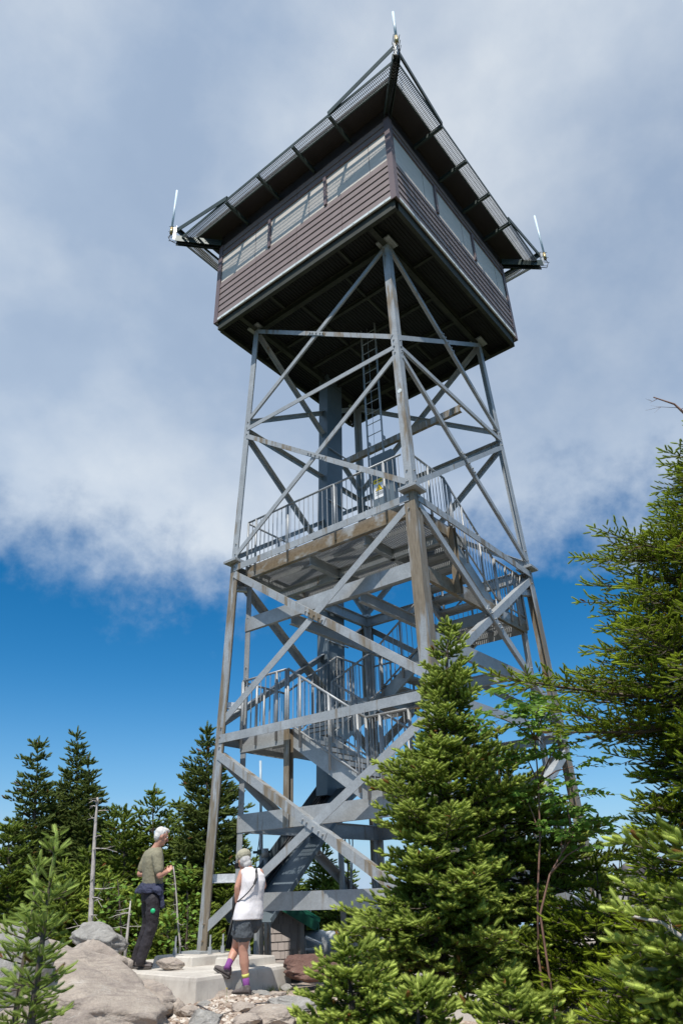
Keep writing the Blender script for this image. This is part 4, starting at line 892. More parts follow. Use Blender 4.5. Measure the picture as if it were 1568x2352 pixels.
snag('bare pale branch lying across the shade at the lower right', 3.3, [(1568, 2250), (1530, 2232), (1490, 2228), (1440, 2230)], .014, 7, 'bare_branch', 3, 'deadwood', .2, 'branch')
snag('forked dead limb among the lime tipped fir twigs at the right', 3.1, [(1600, 2190), (1560, 2150), (1520, 2120), (1450, 2105)], .012, 8, 'bare_branch', 6, 'deadwood', .2, 'branch')
def stump():
    t = thing('dead_stump', 'dark forked weathered stump in front of the pale boulder at the right', 'stump', tuple(at(1462, 2075, 7.4)))
    m = MB(); P = [at(x, y, 7.4) for x, y in ((1462, 2080), (1462, 2040), (1472, 2015), (1474, 1985), (1468, 1960))]; m.tube(P, [.09, .075, .05, .05, .012], 9)
    P = [at(x, y, 7.4) for x, y in ((1462, 2055), (1452, 2020), (1438, 1992), (1434, 1984))]; m.tube(P, [.08, .065, .055, .015], 9)
    o = m.build('trunk', M['char'], t, smooth=True); o.matrix_parent_inverse = Matrix.Translation(-Vector(t.location))
stump()
# grass tufts and little plants beside the slab
def tufts():
    m = MB(); rs = random.Random(3)
    for k in range(60):
        if k < 34: P = onz(rs.uniform(600, 665), rs.uniform(2262, 2285), -.38)
        else: P = onz(rs.uniform(396, 480), rs.uniform(2285, 2312), -.42)
        P[2] = hgt(P[0], P[1])
        for j in range(9):
            a = rs.uniform(0, 6.28); q = P+V3(rs.uniform(-.03, .03), rs.uniform(-.03, .03), 0); h = rs.uniform(.04, .10)
            m.add([q+V3(.003, 0, 0), q-V3(.003, 0, 0), q+V3(math.cos(a)*h*.4, math.sin(a)*h*.4, h)], [(0, 1, 2)])
    o = m.build('grass', simple('dry_green_grass', (.16, .20, .05), .8, 0, .4, 20)); o['kind'] = 'stuff'; o['label'] = 'short dry grass tufts along the foot of the slab'
    m = MB()
    for k in range(5):
        P = onz(405+k*12, 2300+4*(k % 2), -.42); P[2] = hgt(P[0], P[1])
        for j in range(40): 
            d = nrm(np.random.default_rng(k*50+j).normal(size=3)+V3(0, 0, .8)); q = P+d*V3(.06, .06, .035); m.add([q, q+V3(.012, 0, .004), q+V3(0, .012, .008)], [(0, 1, 2)])
    o = m.build('moss', simple('green_moss', (.14, .2, .04), .9, 0, .4, 20)); o['kind'] = 'stuff'; o['label'] = 'green moss between the outcrop and the slab'
    base = onz(519, 2310, -.38); t = thing('wild_flower', 'tiny yellow wild flower in front of the slab', 'flower', tuple(base)); m = MB(); tp = base+UP*.16
    m.tube([base, base+UP*.08+RH*.005, tp], .0022, 4); s = m.build('stem', bpy.data.materials['green_moss'], t); m = MB()
    for j in range(8):
        a = j*PI/4; m.add([tp, tp+V3(math.cos(a), math.sin(a), .3)*.016, tp+V3(math.cos(a+.5), math.sin(a+.5), .3)*.016], [(0, 1, 2)])
    m.ball(tp, .006); f = m.build('blossom', simple('yellow_petals', (.8, .6, .03), .6, 0, .05), t)
    for x in (s, f): x.matrix_parent_inverse = Matrix.Translation(-Vector(base))
tufts()

# ------------------------------------------------------------------ shed, mast, tank
def shed():
    D = 16.6; c = at(698, 2222, D); base = c.copy(); rt = .04
    u = nrm(RH*math.cos(rt)+FH*math.sin(rt)); w = nrm(np.cross(UP, u))   # u right along gable, w away
    if w@FH < 0: w = -w
    t = thing('shed', 'small grey shingled shed with a green metal gable roof behind the slab', 'shed', tuple(base))
    Wd = 2.18; hh = .82; dp = 2.6; pk = .60; gz = base[2]-.3
    def P(a, z, b): return base+u*(a-Wd)+UP*(z)+w*b      # a from left 0..Wd
    m = MB(); vs = [P(0, -.4, 0), P(Wd, -.4, 0), P(Wd, hh, 0), P(Wd/2, hh+pk, 0), P(0, hh, 0)]; vs += [v+w*dp for v in vs]
    m.add(vs, [(0, 1, 2, 3, 4), (9, 8, 7, 6, 5), (0, 5, 6, 1), (1, 6, 7, 2), (4, 9, 5, 0)])
    wall = m.build('wall', simple('shed_backing', (.08, .07, .065), .9), t); rs = random.Random(5)
    ms = MB(); rows = 9; rh = .15
    for r in range(-1, rows+2):
        z0 = r*rh; a = .0
        while a < Wd-.08:
            wd = rs.choice((.09, .13, .17, .2)); a1 = min(a+wd, Wd-.075); zt = z0+rh+.01; am = max(abs(a-Wd/2), abs(a1-Wd/2)); lim = hh+pk*(1-am/(Wd/2))-.03
            zt2 = min(zt, lim)
            if zt2 > z0+.02: 
                dz = rs.uniform(0, .008); ms.add([P(a+.003, z0+dz, -.022), P(a1-.003, z0+dz, -.022), P(a1-.003, zt2, -.006), P(a+.003, zt2, -.006), P(a+.003, z0+dz, -.002), P(a1-.003, z0+dz, -.002)], [(0, 1, 2, 3), (0, 4, 5, 1)])
            a = a1
    def mk_sh():
        mm, nt, b = mat('weathered_shingle'); g = nd(nt, 'ShaderNodeNewGeometry'); nt.links.new(ramp(nt, g.outputs['Random Per Island'], [(0, (.36, .31, .28)), (1, (.46, .40, .37))]), b.inputs['Base Color']); b.inputs['Roughness'].default_value = .85; return mm
    ms.build('shingles', mk_sh(), wall)
    tr = simple('grey_trim', (.44, .40, .37), .7, 0, .08)
    for a in (.0, Wd-.07):
        m = MB(); m.obox(P(a+.035, hh/2-.2, -.022), u*.045, w*.02, UP*(hh/2+.18)); m.build('corner_board', tr, t)
    for s in (0, 1):
        p0 = P(Wd if s else 0, hh-.03, -.045); p1 = P(Wd/2, hh+pk-.03, -.045); m = MB(); m.bar(p0, p1, w, -.015, .015, -.06, .06); m.build('rake_board', tr, t)
    gr = simple('green_metal_roof', (.012, .11, .065), .4, .1, .12, 3)
    for s in (1, -1):
        e0 = P(Wd/2, hh+pk+.07, 0); e1 = P(Wd/2+s*(Wd/2+.30), hh+.07-.30*pk/(Wd/2), 0); m = MB(); dv = e1-e0; nn = nrm(np.cross(dv, w)); nn = nn*np.sign(nn[2])
        m.obox((e0+e1)/2+w*(dp/2)+nn*.03, dv/2, w*(dp/2+.25), nn*.02); m.obox((e0+e1)/2-w*.27-nn*.03, dv/2, w*.012, nn*.085)
        for k in np.arange(-.1, dp+.2, .4): m.obox((e0+e1)/2+w*k+nn*.062, dv/2, w*.012, nn*.012)
        m.obox(e1+w*(dp/2)-UP*.03, u*.012, w*(dp/2+.25), UP*.08)
        m.build('roof', gr, t)
    m = MB(); m.obox(P(1.5, .06, -.03), u*.45, w*.012, UP*.045); m.build('ledge_board', tr, t)
    for o in t.children: o.matrix_parent_inverse = Matrix.Translation(-Vector(base))
shed()
def mast():
    d = 13.6; b = at(602, 2200, d); T = at(598, 1748, d); t = thing('weather_mast', 'thin antenna mast with clamps and cables behind the woman beside the shed', 'antenna mast', tuple(b)); mid = at(599, 1868, d)
    o = []
    m = MB(); m.tube([b-UP*.3, mid], .035, 10); o.append(m.build('pole', M['galv'], t, smooth=True))
    m = MB(); m.tube([mid, T], .024, 10); o.append(m.build('antenna', simple('pale_blue_fibreglass', (.4, .5, .58), .4, 0, .05), t, smooth=True))
    for y in (1872, 1958, 2010):
        q = at(599, y, d); m = MB(); m.bar(q-RH*.14, q+RH*.17, FH, -.02, .02, -.02, .02); m.bar(q-RH*.06, q+RH*.07, FH, -.05, .05, -.04, .04); o.append(m.build('clamp', M['dark_steel'], t))
    q0, q1 = at(608, 2030, d), at(608, 1950, d); m = MB(); m.tube([q0, q0+(q1-q0)*.3], .045, 10); m.tube([q0+(q1-q0)*.3, q0+(q1-q0)*.75], .06, 12); m.tube([q0+(q1-q0)*.75, q1], .072, 12); o.append(m.build('sensor', M['rail'], t, smooth=True))
    q0 = at(616, 2185, d); q1 = at(612, 2040, d); m = MB(); m.tube([q0-UP*.2, q1], .06, 10); o.append(m.build('support_pipe', M['galv'], t, smooth=True))
    m = MB(); m.tube([mid+RH*-.04+UP*k*.0+V3(0, 0, -s)+RH*.03*math.sin(s*5) for k, s in [(0, s) for s in np.linspace(0, 2.6, 16)]], .008, 5); o.append(m.build('cable', M['black'], t, smooth=True))
    for x in o: x.matrix_parent_inverse = Matrix.Translation(-Vector(b))
mast()
def tank():
    d = 17.5; b = at(735, 2212, d); t = thing('propane_tank', 'white rounded tank beside the shed half hidden by fir branches', 'tank', tuple(b))
    wt = simple('white_paint', (.55, .56, .56), .5, 0, .06)
    c = b+UP*.32; m = MB(); m.loft([(c+RH*x, FH*.28*k, UP*.28*k) for x, k in ((-.62, .15), (-.58, .6), (-.45, .95), (-.3, 1), (.5, 1), (.62, .9), (.72, .5), (.75, .1))], 20); x1 = m.build('tank_body', wt, t, smooth=True)
    m = MB()
    for x in (-.35, .45): m.obox(b+RH*x-UP*.1, RH*.04, FH*.2, UP*.2)
    x2 = m.build('feet', M['galv'], t)
    for x in (x1, x2): x.matrix_parent_inverse = Matrix.Translation(-Vector(b))
    d = 16.2; b = at(722, 2200, d); t = thing('metal_rack', 'low white metal rack with a tilted top bar right of the shed', 'rack', tuple(b)); o = []
    p = [at(702, 2153, d), at(738, 2170, d), at(702, 2180, d), at(742, 2179, d)]
    m = MB(); m.bar(p[0], p[1], FH, -.15, .15, -.02, .02); o.append(m.build('top_bar', wt, t)); m = MB(); m.bar(p[2], p[3], FH, -.15, .15, -.02, .02); o.append(m.build('shelf', wt, t))
    for q in (p[2], p[3]): 
        m = MB(); m.bar(q-UP*.6, q+UP*(.2 if q is p[2] else .05), RH, -.015, .015, -.015, .015); o.append(m.build('leg', M['galv'], t))
    for x in o: x.matrix_parent_inverse = Matrix.Translation(-Vector(b))
tank()
# ------------------------------------------------------------------ people
def union_mesh(name, m, material, parent, voxel=.007, smooth=4, wr=0.0, wscale=.12):
    o = m.build(name, material, parent, smooth=True)
    r = o.modifiers.new('union', 'REMESH'); r.mode = 'VOXEL'; r.voxel_size = voxel; r.use_smooth_shade = True
    s = o.modifiers.new('smooth', 'SMOOTH'); s.iterations = smooth; s.factor = .6
    if wr:
        tx = bpy.data.textures.new(name+'_folds', 'CLOUDS'); tx.noise_scale = wscale; tx.noise_depth = 3
        dm = o.modifiers.new('folds', 'DISPLACE'); dm.texture = tx; dm.strength = wr; dm.mid_level = .5
    return o
def limb(m, pts, rs_, seg=12):
    P = [V3(p) for p in pts]
    m.tube(P, rs_, seg)
    for p, r in zip(P, rs_): m.ball(p, r*.99, seg=12, rin=8)
def cloth(name, c, rough=.85, var=.12, scale=6, fold=.5, fs=(7, 7, 5)):
    m, nt, b = mat(name); v = coords(nt); n = noise_tex(nt, scale, 5, .6, v)
    nt.links.new(ramp(nt, n, [(.3, tuple(x*(1-var) for x in c)), (.7, tuple(min(1, x*(1+var)) for x in c))]), b.inputs['Base Color']); b.inputs['Roughness'].default_value = rough
    n2 = noise_tex(nt, 2.2, 4, .55, coords(nt, fs), 1.2); bump(nt, b, n2, fold, .03); return m
SKIN = simple('skin', (.52, .27, .19), .5, 0, .10, 9); SKIN.node_tree.nodes['Principled BSDF'].inputs['Subsurface Weight'].default_value = .08
WHITEHAIR = simple('white_hair', (.62, .60, .57), .8, 0, .10, 25, .25); GREYHAIR = simple('grey_hair', (.42, .41, .40), .8, 0, .2, 25, .25)
SHOE = simple('grey_brown_shoe', (.12, .10, .095), .8, 0, .35, 30, .3); SOLE = simple('shoe_sole', (.07, .06, .055), .9)
def hand(m, wrist, d, side, up, k=1.0, curl=.6):
    """palm plus four bent fingers and a thumb; d towards the fingertips, side towards the thumb, up = back of the hand"""
    d, side, up = nrm(d), nrm(side), nrm(up); w = V3(wrist); pc = w+d*.045*k
    m.ball(pc, .042*k, .036*k, .017*k, d, side, up)
    for i, (o, l) in enumerate(((.027, .072), (.009, .080), (-.010, .075), (-.028, .060))):
        a = pc+d*.034*k+side*o*k; s1 = a+(d*math.cos(curl*.5)-up*math.sin(curl*.5))*l*.45*k; s2 = s1+(d*math.cos(curl*1.4)-up*math.sin(curl*1.4))*l*.32*k; s3 = s2+(d*math.cos(curl*2.1)-up*math.sin(curl*2.1))*l*.23*k
        limb(m, [a, s1, s2, s3], [.0092*k, .0088*k, .008*k, .0068*k], 8)
    a = pc-d*.022*k+side*.026*k; s1 = a+nrm(d*.6+side*.8-up*.2)*.035*k; s2 = s1+nrm(d*.95+side*.2-up*.3)*.028*k
    limb(m, [a, s1, s2], [.0125*k, .0105*k, .008*k], 8)
def shoe(parent, heel, toe, up, w=.048, name='shoe', h=.085, ank=None):
    heel, toe, up = V3(heel), V3(toe), nrm(up); d = nrm(toe-heel); L = np.linalg.norm(toe-heel); s = nrm(np.cross(up, d)); up = np.cross(d, s); m = MB()
    prof = [(0, .55, .55, .5), (.04, .8, .85, .62), (.15, .88, 1.05, .68), (.3, .86, 1.0, .66), (.45, .9, .78, .52), (.62, 1.02, .60, .40), (.8, 1.0, .48, .32), (.93, .72, .38, .25), (1, .35, .25, .2)]
    m.loft([(heel+d*L*t+up*(h*hh*.5+.012), s*w*ww, up*h*hh*.5) for t, ww, hh, _ in prof], 14, 2.4)
    m.ball(heel+d*L*.2+up*h*.95, .040, .045, .035, d, s, up)
    o = union_mesh(name, m, SHOE, parent, .006, 3)
    m = MB(); m.loft([(heel+d*(L*t-.003)+up*.0, s*(w*ww+.003), up*.013) for t, ww, hh, _ in prof], 14, 3.0); so_ = m.build('sole', SOLE, o, smooth=True)
    m = MB()
    for t in (.38, .46, .54): c = heel+d*L*t+up*(h*np.interp(t, [p[0] for p in prof], [p[2] for p in prof])+.010); m.tube([c-s*w*.5, c+up*.006, c+s*w*.5], .004, 5)
    m.build('laces', simple('lace', (.25, .24, .23), .8, 0, .1) if 'lace' not in bpy.data.materials else bpy.data.materials['lace'], o); return o
def finish(t, foot):
    inv = Matrix.Translation(-Vector(foot)); t.location = foot
    for c in t.children: c.matrix_parent_inverse = inv
def head(m, c, f, up, side, k=1.0):
    """skull, jaw, nose, ears, brow and lips in the body mesh"""
    c, f, up, side = V3(c), nrm(f), nrm(up), nrm(side)
    m.ball(c+up*.02*k-f*.01*k, .096*k, .076*k, .105*k, f, side, up); m.ball(c-up*.045*k+f*.025*k, .062*k, .056*k, .066*k, f, side, up)
    m.ball(c-up*.085*k+f*.055*k, .030*k, .030*k, .022*k, f, side, up)
    m.tube([c+up*.02*k+f*.083*k, c-up*.022*k+f*.112*k], [.009*k, .015*k], 8); m.ball(c-up*.024*k+f*.105*k, .015*k)
    m.ball(c+up*.032*k+f*.076*k, .018*k, .052*k, .010*k, f, side, up); m.ball(c-up*.055*k+f*.083*k, .010*k, .022*k, .008*k, f, side, up)
    for s in (1, -1): m.ball(c-f*.008*k-up*.008*k+side*s*.078*k, .017*k, .008*k, .028*k, f, side, up); m.ball(c-up*.02*k+f*.062*k+side*s*.038*k, .02*k)
def eyes(c, f, up, side, parent, k=1.0):
    w_ = simple('eye', (.7, .68, .65), .3, 0, .02) if 'eye' not in bpy.data.materials else bpy.data.materials['eye']
    for s in (1, -1):
        m = MB(); m.ball(V3(c)+nrm(up)*.012*k+nrm(f)*.078*k+nrm(side)*s*.032*k, .012*k); e = m.build('eye', w_, parent, smooth=True)
        m = MB(); m.ball(V3(c)+nrm(up)*.012*k+nrm(f)*.0865*k+nrm(side)*s*.032*k, .006*k); m.build('iris', M['black'], e)
def man():
    t = thing('person', 'white haired man in olive T-shirt and dark trousers, navy jacket tied round his waist', 'person')
    foot = onz(335, 2228, -.12); D = (foot-CAM)@FH
    def p(x, y, o=0.0): return at(x, y, D+o)
    f = nrm(RH*.88+FH*.47); r_ = nrm(RH*.47-FH*.88)    # facing, and his right hand side (towards the viewer)
    hc = p(371, 1922, 0); hf = nrm(f-UP*.38+FH*.0); hu = nrm(UP+f*.35)
    b = MB(); head(b, hc, hf, hu, r_, 1.02); limb(b, [p(350, 1962, .02), p(361, 1945, .01), hc-hu*.05], [.075, .062, .055])
    sr = p(361, 1965, -.17); er = p(366, 2011, -.22); wr_ = p(383, 2004, -.13)
    limb(b, [sr, (sr+er)/2, er], [.052, .050, .043]); limb(b, [er, er*.6+wr_*.4, wr_], [.043, .042, .028]); hand(b, wr_, nrm(RH*.55+UP*.55+FH*.25), nrm(UP*.6-RH*.5+FH*.3), nrm(RH*.6-FH*.5+UP*.2), 1.0, 1.15)
    sl_ = p(341, 1964, .19); el = p(321, 2008, .19); wl = p(372, 2008, .16)
    limb(b, [sl_, (sl_+el)/2, el], [.052, .048, .042]); limb(b, [el, el*.6+wl*.4, wl], [.042, .04, .028]); hand(b, wl, nrm(RH*.8+UP*.5), nrm(UP*.7-FH*.5), nrm(FH*.8+UP*.2), 1.0, 1.1)
    b.loft([(p(346, 2062, .02), r_*.13, f*.10), (p(349, 2020, .01), r_*.13, f*.10), (p(351, 1985, 0), r_*.15, f*.11), (p(353, 1962, 0), r_*.16, f*.09), (p(356, 1950, 0), r_*.07, f*.06)], 16)
    hR, kR, aR = p(352, 2066, -.08), p(349, 2128, -.06), p(323, 2205, -.04); hL, kL, aL = p(341, 2066, .10), p(340, 2124, .14), p(312, 2199, .18)
    for (a, k, c) in ((hR, kR, aR), (hL, kL, aL)): limb(b, [a, k, c], [.075, .052, .038])
    body = union_mesh('body', b, SKIN, t, .006, 3); eyes(hc, hf, hu, r_, body)
    m = MB(); m.ball(hc+hu*.04-hf*.026, .096, .082, .088, hf, r_, hu); m.ball(hc-hf*.055-hu*.01, .058, .072, .075, hf, r_, hu); m.ball(hc+hu*.10+hf*.02, .07, .06, .03, hf, r_, hu)
    union_mesh('hair', m, WHITEHAIR, t, .006, 3, .012, .03)
    m = MB()
    m.loft([(p(350, 2032, .0), r_*.165, f*.145), (p(350.5, 2015, .0), r_*.165, f*.145), (p(351, 1998, 0), r_*.175, f*.15), (p(351.5, 1982, 0), r_*.19, f*.15), (p(352, 1967, 0), r_*.195, f*.135), (p(354, 1956, 0), r_*.165, f*.11), (p(357, 1948, 0), r_*.10, f*.085)], 22, 2.3)
    limb(m, [sr-UP*.01, sr*.5+er*.5, sr*.28+er*.72], [.082, .076, .070]); limb(m, [sl_-UP*.01, sl_*.5+el*.5, sl_*.28+el*.72], [.082, .074, .068])
    union_mesh('tshirt', m, cloth('olive_tshirt', (.235, .215, .145), .9, .1, 5, .6, (4, 4, 3)), t, .008, 5, .022, .14)
    m = MB(); limb(m, [hR+UP*.0, hR*.5+kR*.5, kR, kR*.5+aR*.5, aR-UP*.015], [.108, .098, .080, .078, .068]); limb(m, [hL, hL*.5+kL*.5, kL, kL*.5+aL*.5, aL-UP*.015], [.106, .094, .078, .074, .066])
    m.loft([(p(346, 2072, .01), r_*.155, f*.125), (p(346.5, 2055, .01), r_*.175, f*.14), (p(348, 2036, .01), r_*.165, f*.14)], 18)
    union_mesh('trousers', m, cloth('charcoal_trousers', (.026, .021, .025), .75, .06, 3, .5, (4, 4, 2)), t, .008, 4, .03, .10)
    m = MB(); jk = cloth('navy_jacket_cloth', (.040, .045, .085), .85, .2, 5, .9, (5, 5, 8))
    m.loft([(p(346, 2052, .01), r_*.20, f*.175), (p(346.5, 2044, .01), r_*.205, f*.18), (p(348, 2033, .01), r_*.185, f*.165), (p(349, 2028, .01), r_*.165, f*.15)], 22)
    m.loft([(p(310, 2048, .02), r_*.03, UP*.03), (p(320, 2042, 0), r_*.09, UP*.06), (p(332, 2040, -.02), r_*.12, UP*.07)], 12)
    m.loft([(p(353, 2036, -.17), RH*.085, FH*.02), (p(360, 2046, -.18), RH*.08, FH*.02), (p(366, 2058, -.175), RH*.02, FH*.012)], 12)
    limb(m, [p(366, 2040, -.13), p(371, 2058, -.11), p(374, 2082, -.10)], [.045, .038, .032])
    union_mesh('waist_jacket', m, jk, t, .008, 3, .03, .07)
    zz = UP*0; gs = -.12
    hl = onz(312, 2227, gs); tl = onz(361, 2229, gs); hl2 = hl; dd = nrm(f+RH*.25)
    shoe(t, hl+UP*.018, hl+nrm(tl-hl)*.30+UP*.018, UP); hL2 = p(302, 2223, .20); hL2[2] = gs+.018; shoe(t, hL2, hL2+nrm(f+RH*.3)*.29, UP)
    finish(t, tuple(foot))
    g = MB(); g.ball(p(351, 2093, -.165), .035, .02, .032, RH, FH, UP); tag(g.build('green_pouch', simple('bright_green_plastic', (.02, .45, .17), .4, 0, .05), smooth=True), 'small bright green pouch poking out of the man\'s trouser pocket', 'pouch')
man()
def woman():
    t = thing('person', 'grey haired woman in cap, sleeveless white shirt, grey shorts and purple socks', 'person')
    foot = onz(562, 2290, -.36); D = (foot-CAM)@FH
    def p(x, y, o=0.0): return at(x, y, D+o)
    f = nrm(-RH*.62+FH*.78); l_ = nrm(-RH*.78-FH*.62)       # facing away to the left; her left side
    hc = p(560, 1979, .06); hf = nrm(f-UP*.55); hu = nrm(UP+f*.5)
    b = MB(); head(b, hc, hf, hu, l_, .96); limb(b, [p(576, 2004, 0), p(569, 1993, .01), hc-hu*.05], [.060, .052, .048])
    sL = p(556, 2006, -.06); eL = p(544.5, 2038, -.10); wL = p(544, 2073, -.05)
    limb(b, [sL, (sL+eL)/2, eL], [.048, .044, .036]); limb(b, [eL, eL*.6+wL*.4, wL], [.037, .036, .025]); hand(b, wL, nrm(RH*.85-UP*.25+FH*.05), nrm(-UP*.9+RH*.1), nrm(-FH*.9+UP*.2), .95, .35)
    sR = p(597, 2005, .05); eR = p(606, 2036, .12); wR = p(585, 2062, .26)
    limb(b, [sR, (sR+eR)/2, eR], [.046, .042, .034]); limb(b, [eR, wR], [.034, .024]); hand(b, wR, nrm(-RH*.9+UP*.1), nrm(UP), nrm(FH), .95, .5)
    b.loft([(p(566, 2125, .02), l_*.13, f*.10), (p(572, 2070, .01), l_*.12, f*.09), (p(577, 2030, 0), l_*.14, f*.10), (p(577, 2008, 0), l_*.15, f*.08), (p(576, 2000, 0), l_*.06, f*.05)], 16)
    hR, kR, aR = p(572, 2125, .0), p(558.5, 2185, -.02), p(565, 2252, .0); hL, kL, aL = p(556, 2125, .06), p(541, 2180, .20), p(526, 2214, .06)
    hR, kR, aR = p(562, 2125, -.04), p(558.5, 2185, -.03), p(565, 2256, .0)
    limb(b, [hR, hR*.45+kR*.55, kR, kR*.62+aR*.38, kR*.3+aR*.7, aR], [.092, .078, .058, .061, .045, .036], 14)
    limb(b, [hL, hL*.45+kL*.55, kL, kL*.6+aL*.4, aL], [.088, .074, .056, .056, .036], 14)
    fa = aR-UP*.05; body = union_mesh('body', b, SKIN, t, .006, 3); eyes(hc, hf, hu, l_, body, .96)
    m = MB(); m.ball(hc-hf*.035-hu*.02, .080, .080, .080, hf, l_, hu); m.ball(p(570, 1984, .0), .052, .052, .042, RH, FH, UP); m.ball(p(566, 1988, -.02), .042, .045, .035, RH, FH, UP); union_mesh('hair', m, GREYHAIR, t, .006, 3, .014, .03)
    cm = cloth('beige_cap_cloth', (.36, .34, .25), .9, .1, 10, .4); m = MB(); m.ball(hc+hu*.062-hf*.012, .118, .104, .088, hf, l_, hu); cp = union_mesh('cap', m, cm, t, .006, 2, .01, .05)
    m = MB(); bc = hc+hu*.035+hf*.10; m.loft([(bc, l_*.075, hu*.007), (bc+hf*.04-hu*.01, l_*.072, hu*.007), (bc+hf*.075-hu*.028, l_*.04, hu*.006)], 14); m.build('brim', simple('dark_brim', (.03, .035, .05), .8), cp, smooth=True)
    m = MB(); m.loft([(hc+hu*.022, hf*.104, l_*.093), (hc+hu*.048, hf*.106, l_*.095)], 20); m.build('headband', cloth('pale_headband', (.5, .52, .62), .8, .3, 30, .2), t, smooth=True)
    m = MB(); gl = hc+hu*.012+hf*.088; m.loft([(gl-l_*.06, hf*.012, hu*.018), (gl, hf*.018, hu*.02), (gl+l_*.06, hf*.012, hu*.018)], 10); m.build('sunglasses', M['black'], t, smooth=True)
    sm = cloth('white_shirt_cloth', (.78, .74, .74), .85, .03, 5, .35, (3, 3, 1.5)); m = MB()
    m.loft([(p(569, 2113, .01), l_*.20, f*.16), (p(571, 2095, .01), l_*.195, f*.155), (p(574, 2070, .01), l_*.175, f*.14), (p(578, 2045, 0), l_*.165, f*.135), (p(580, 2025, 0), l_*.17, f*.13), (p(580, 2011, 0), l_*.165, f*.11), (p(579, 2002, .0), l_*.13, f*.085), (p(577, 1996, .0), l_*.065, f*.06)], 22, 2.4)
    m.ball(sL+RH*.03, .062, .055, .055); m.ball(sR-RH*.02, .06, .055, .055)
    sh = union_mesh('shirt', m, sm, t, .008, 5, .020, .2)
    m = MB(); m.loft([(p(573, 1999, .0), l_*.072, f*.066), (p(571, 1993, .0), l_*.064, f*.06)], 16); m.build('collar', sm, sh, smooth=True)
    m = MB(); limb(m, [hR+UP*.05, hR*.62+kR*.38], [.118, .108]); m.tube([hR*.9+kR*.1, hR*.5+kR*.5], [.113, .118], 18)
    limb(m, [hL+UP*.05, hL*.62+kL*.38], [.112, .10]); m.tube([hL*.9+kL*.1, hL*.55+kL*.45], [.108, .112], 18); m.ball(p(582, 2118, .05), .11, .11, .13, RH, FH, UP)
    union_mesh('shorts', m, cloth('grey_shorts_cloth', (.075, .085, .095), .8, .15, 6, 1.0, (6, 6, 3)), t, .008, 3, .03, .08)
    pur = cloth('purple_sock', (.22, .06, .25), .9, .1, 30, .1); yel = cloth('yellow_sock_band', (.62, .62, .16), .9, .1, 30, .1)
    for (k, a, ft, hh) in ((kR, aR, aR-UP*.055, 0), (kL, aL, aL-UP*.055-RH*.02, 0)):
        ax = nrm(k-a); m = MB(); m.tube([a-ax*.075, a-ax*.02, a+ax*.045], [.043, .040, .042], 14); s = m.build('sock', pur, t, smooth=True)
        m = MB(); m.tube([a+ax*.046, a+ax*.085], [.043, .0455], 14); m.build('sock_band', yel, s, smooth=True)
    fd = nrm(-RH*.86+FH*.3); h0 = onz(577, 2290, -.35); h0[2] = -.345; h0 = aR*V3(1, 1, 0)+UP*-.343-fd*.06; shoe(t, h0, h0+fd*.25, UP, .045)
    hp, tp = p(526, 2247, .05), p(503, 2232, .10); u = nrm(UP+(-RH)*.0); d_ = nrm(tp-hp); shoe(t, hp, hp+d_*.24, nrm(UP*1-d_*np.dot(UP, d_)), .045)
    finish(t, tuple(foot))
    # strap and bag: carried, so things of their own
    fn = lambda x, y, o: p(x, y, o)
    bag = thing('sling_bag', 'small black bag at the woman\'s left hip on a strap across her back', 'bag', tuple(p(538, 2074, -.02)))
    m = MB(); pts = [p(588, 1997, -.03), p(589, 2006, -.125), p(589, 2018, -.158), p(584, 2032, -.168), p(572, 2048, -.178), p(560, 2060, -.178), p(548, 2070, -.12), p(541, 2074, -.04)]
    for a, c in zip(pts[:-1], pts[1:]):
        m.bar(a, c, -FH, -.002, .004, -.016 if a[2] > pts[3][2] else -.007, .016 if a[2] > pts[3][2] else .007)
    o1 = m.build('strap', M['black'], bag); m = MB(); m.loft([(p(538, 2078, .0)+UP*z, RH*.022*k, FH*.06*k) for z, k in ((-.10, .7), (-.09, 1), (.08, 1), (.10, .8))], 12, 4); o2 = m.build('pouch', M['black'], bag, smooth=True)
    for x in (o1, o2): x.matrix_parent_inverse = Matrix.Translation(-Vector(bag.location))
woman()


# ------------------------------------------------------------------ light, sky, camera
SUN_EL = math.radians(59); sdir = V3(-math.cos(math.radians(28)), -math.sin(math.radians(28)), 0)*math.cos(SUN_EL)+UP*math.sin(SUN_EL)
sl = bpy.data.lights.new('sun', 'SUN'); sl.energy = 5.0; sl.angle = math.radians(.5); sl.color = (1, .965, .90)
so = bpy.data.objects.new('sun', sl); COL.objects.link(so); so.rotation_euler = Vector(-sdir).to_track_quat('-Z', 'Y').to_euler(); so.location = (-20, -15, 40)
w = bpy.data.worlds.new('World'); sc.world = w; w.use_nodes = True; nt = w.node_tree; bgn = nt.nodes['Background']
sky = nd(nt, 'ShaderNodeTexSky'); sky.sky_type = 'NISHITA'; sky.sun_disc = False; sky.sun_elevation = SUN_EL; sky.sun_rotation = math.atan2(sdir[0], sdir[1]); sky.altitude = 1200
sky.air_density = 1.0; sky.dust_density = .3; sky.ozone_density = 2.5
tc = nd(nt, 'ShaderNodeTexCoord'); gen = tc.outputs['Generated']
sep = nd(nt, 'ShaderNodeSeparateXYZ'); nt.links.new(gen, sep.inputs[0])
hs = nd(nt, 'ShaderNodeHueSaturation'); hs.inputs['Saturation'].default_value = 1.42; hs.inputs['Hue'].default_value = .495; hs.inputs['Value'].default_value = 1.25; nt.links.new(sky.outputs[0], hs.inputs['Color'])
def mth(op, a, b=None, cl=False):
    n = nd(nt, 'ShaderNodeMath', operation=op, use_clamp=cl)
    for i, x in enumerate((a, b)):
        if x is None: continue
        if isinstance(x, bpy.types.NodeSocket): nt.links.new(x, n.inputs[i])
        else: n.inputs[i].default_value = x
    return n.outputs[0]
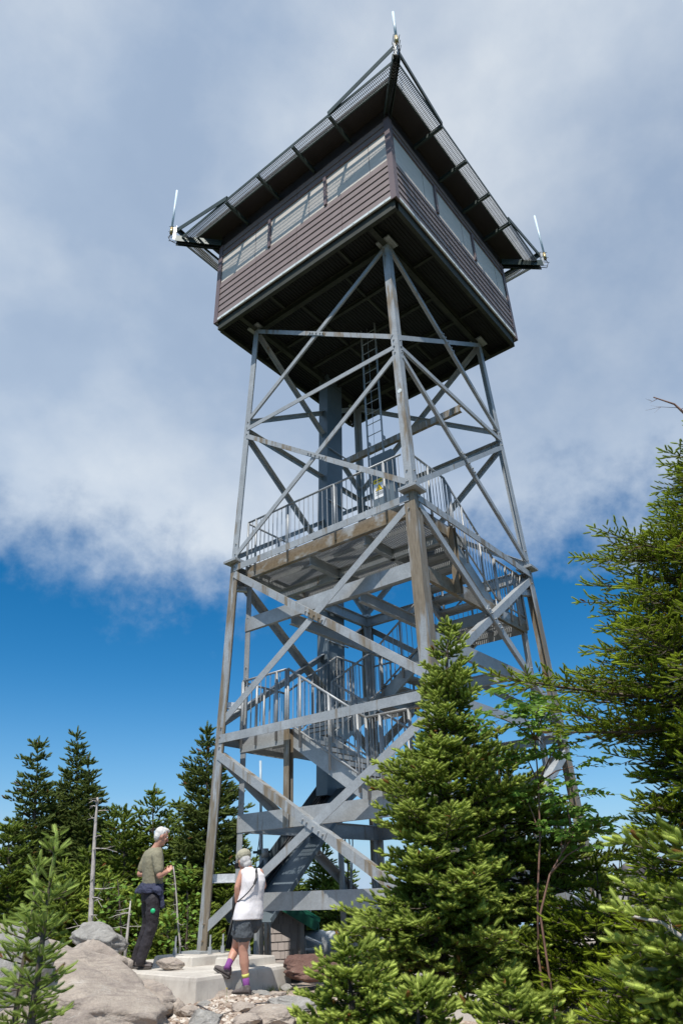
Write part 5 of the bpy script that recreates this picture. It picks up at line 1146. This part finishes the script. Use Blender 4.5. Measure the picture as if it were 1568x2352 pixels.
dotR = nd(nt, 'ShaderNodeVectorMath', operation='DOT_PRODUCT'); nt.links.new(gen, dotR.inputs[0]); dotR.inputs[1].default_value = tuple(RH)
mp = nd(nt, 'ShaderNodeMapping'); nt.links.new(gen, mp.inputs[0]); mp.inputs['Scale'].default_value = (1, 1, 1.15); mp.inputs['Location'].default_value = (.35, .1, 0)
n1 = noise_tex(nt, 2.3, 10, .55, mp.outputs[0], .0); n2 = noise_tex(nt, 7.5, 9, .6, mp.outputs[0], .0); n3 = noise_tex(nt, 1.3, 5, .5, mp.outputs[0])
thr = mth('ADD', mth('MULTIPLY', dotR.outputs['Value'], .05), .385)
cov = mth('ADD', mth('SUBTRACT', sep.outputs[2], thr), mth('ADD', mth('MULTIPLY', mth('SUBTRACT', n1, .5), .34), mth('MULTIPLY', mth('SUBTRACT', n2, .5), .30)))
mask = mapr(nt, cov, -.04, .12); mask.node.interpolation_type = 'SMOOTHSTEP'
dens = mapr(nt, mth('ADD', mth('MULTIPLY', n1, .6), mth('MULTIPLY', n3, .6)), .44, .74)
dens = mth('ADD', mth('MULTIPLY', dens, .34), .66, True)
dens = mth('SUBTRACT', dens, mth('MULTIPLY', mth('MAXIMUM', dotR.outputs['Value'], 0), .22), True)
# low bank of pale cloud just above the horizon
low = mth('MULTIPLY', mapr(nt, sep.outputs[2], .12, .01), mapr(nt, n2, .42, .6))
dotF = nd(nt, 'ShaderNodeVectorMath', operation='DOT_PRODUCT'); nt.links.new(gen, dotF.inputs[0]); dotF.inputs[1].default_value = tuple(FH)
mask = mth('MULTIPLY', mask, mapr(nt, dotF.outputs['Value'], -.25, .12, .50, 1))  # unseen cloud veil added behind the camera, thinned to neutralise the blue ambient light
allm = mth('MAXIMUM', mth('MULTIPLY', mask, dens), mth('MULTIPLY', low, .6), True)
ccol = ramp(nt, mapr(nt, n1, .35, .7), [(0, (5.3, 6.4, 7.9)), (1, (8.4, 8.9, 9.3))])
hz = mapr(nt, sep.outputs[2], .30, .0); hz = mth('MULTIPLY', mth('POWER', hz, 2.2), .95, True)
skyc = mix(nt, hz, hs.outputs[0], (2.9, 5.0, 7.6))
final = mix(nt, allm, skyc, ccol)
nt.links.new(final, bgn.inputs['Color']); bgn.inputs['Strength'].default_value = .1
cd = bpy.data.cameras.new('camera'); co = bpy.data.objects.new('camera', cd); COL.objects.link(co); sc.camera = co
cd.sensor_fit = 'HORIZONTAL'; cd.sensor_width = 24; cd.lens = 24*FPX/1568; cd.clip_start = .05; cd.clip_end = 9000
mw = Matrix(((_R2[0], _U2[0], -_F[0], CAM[0]), (_R2[1], _U2[1], -_F[1], CAM[1]), (_R2[2], _U2[2], -_F[2], CAM[2]), (0, 0, 0, 1))); co.matrix_world = mw
sc.view_settings.view_transform = 'Standard'; sc.view_settings.look = 'None'; sc.view_settings.exposure = 0; sc.view_settings.gamma = 1
sc.render.engine = 'CYCLES'
print('shoots', TOT, 'script done')
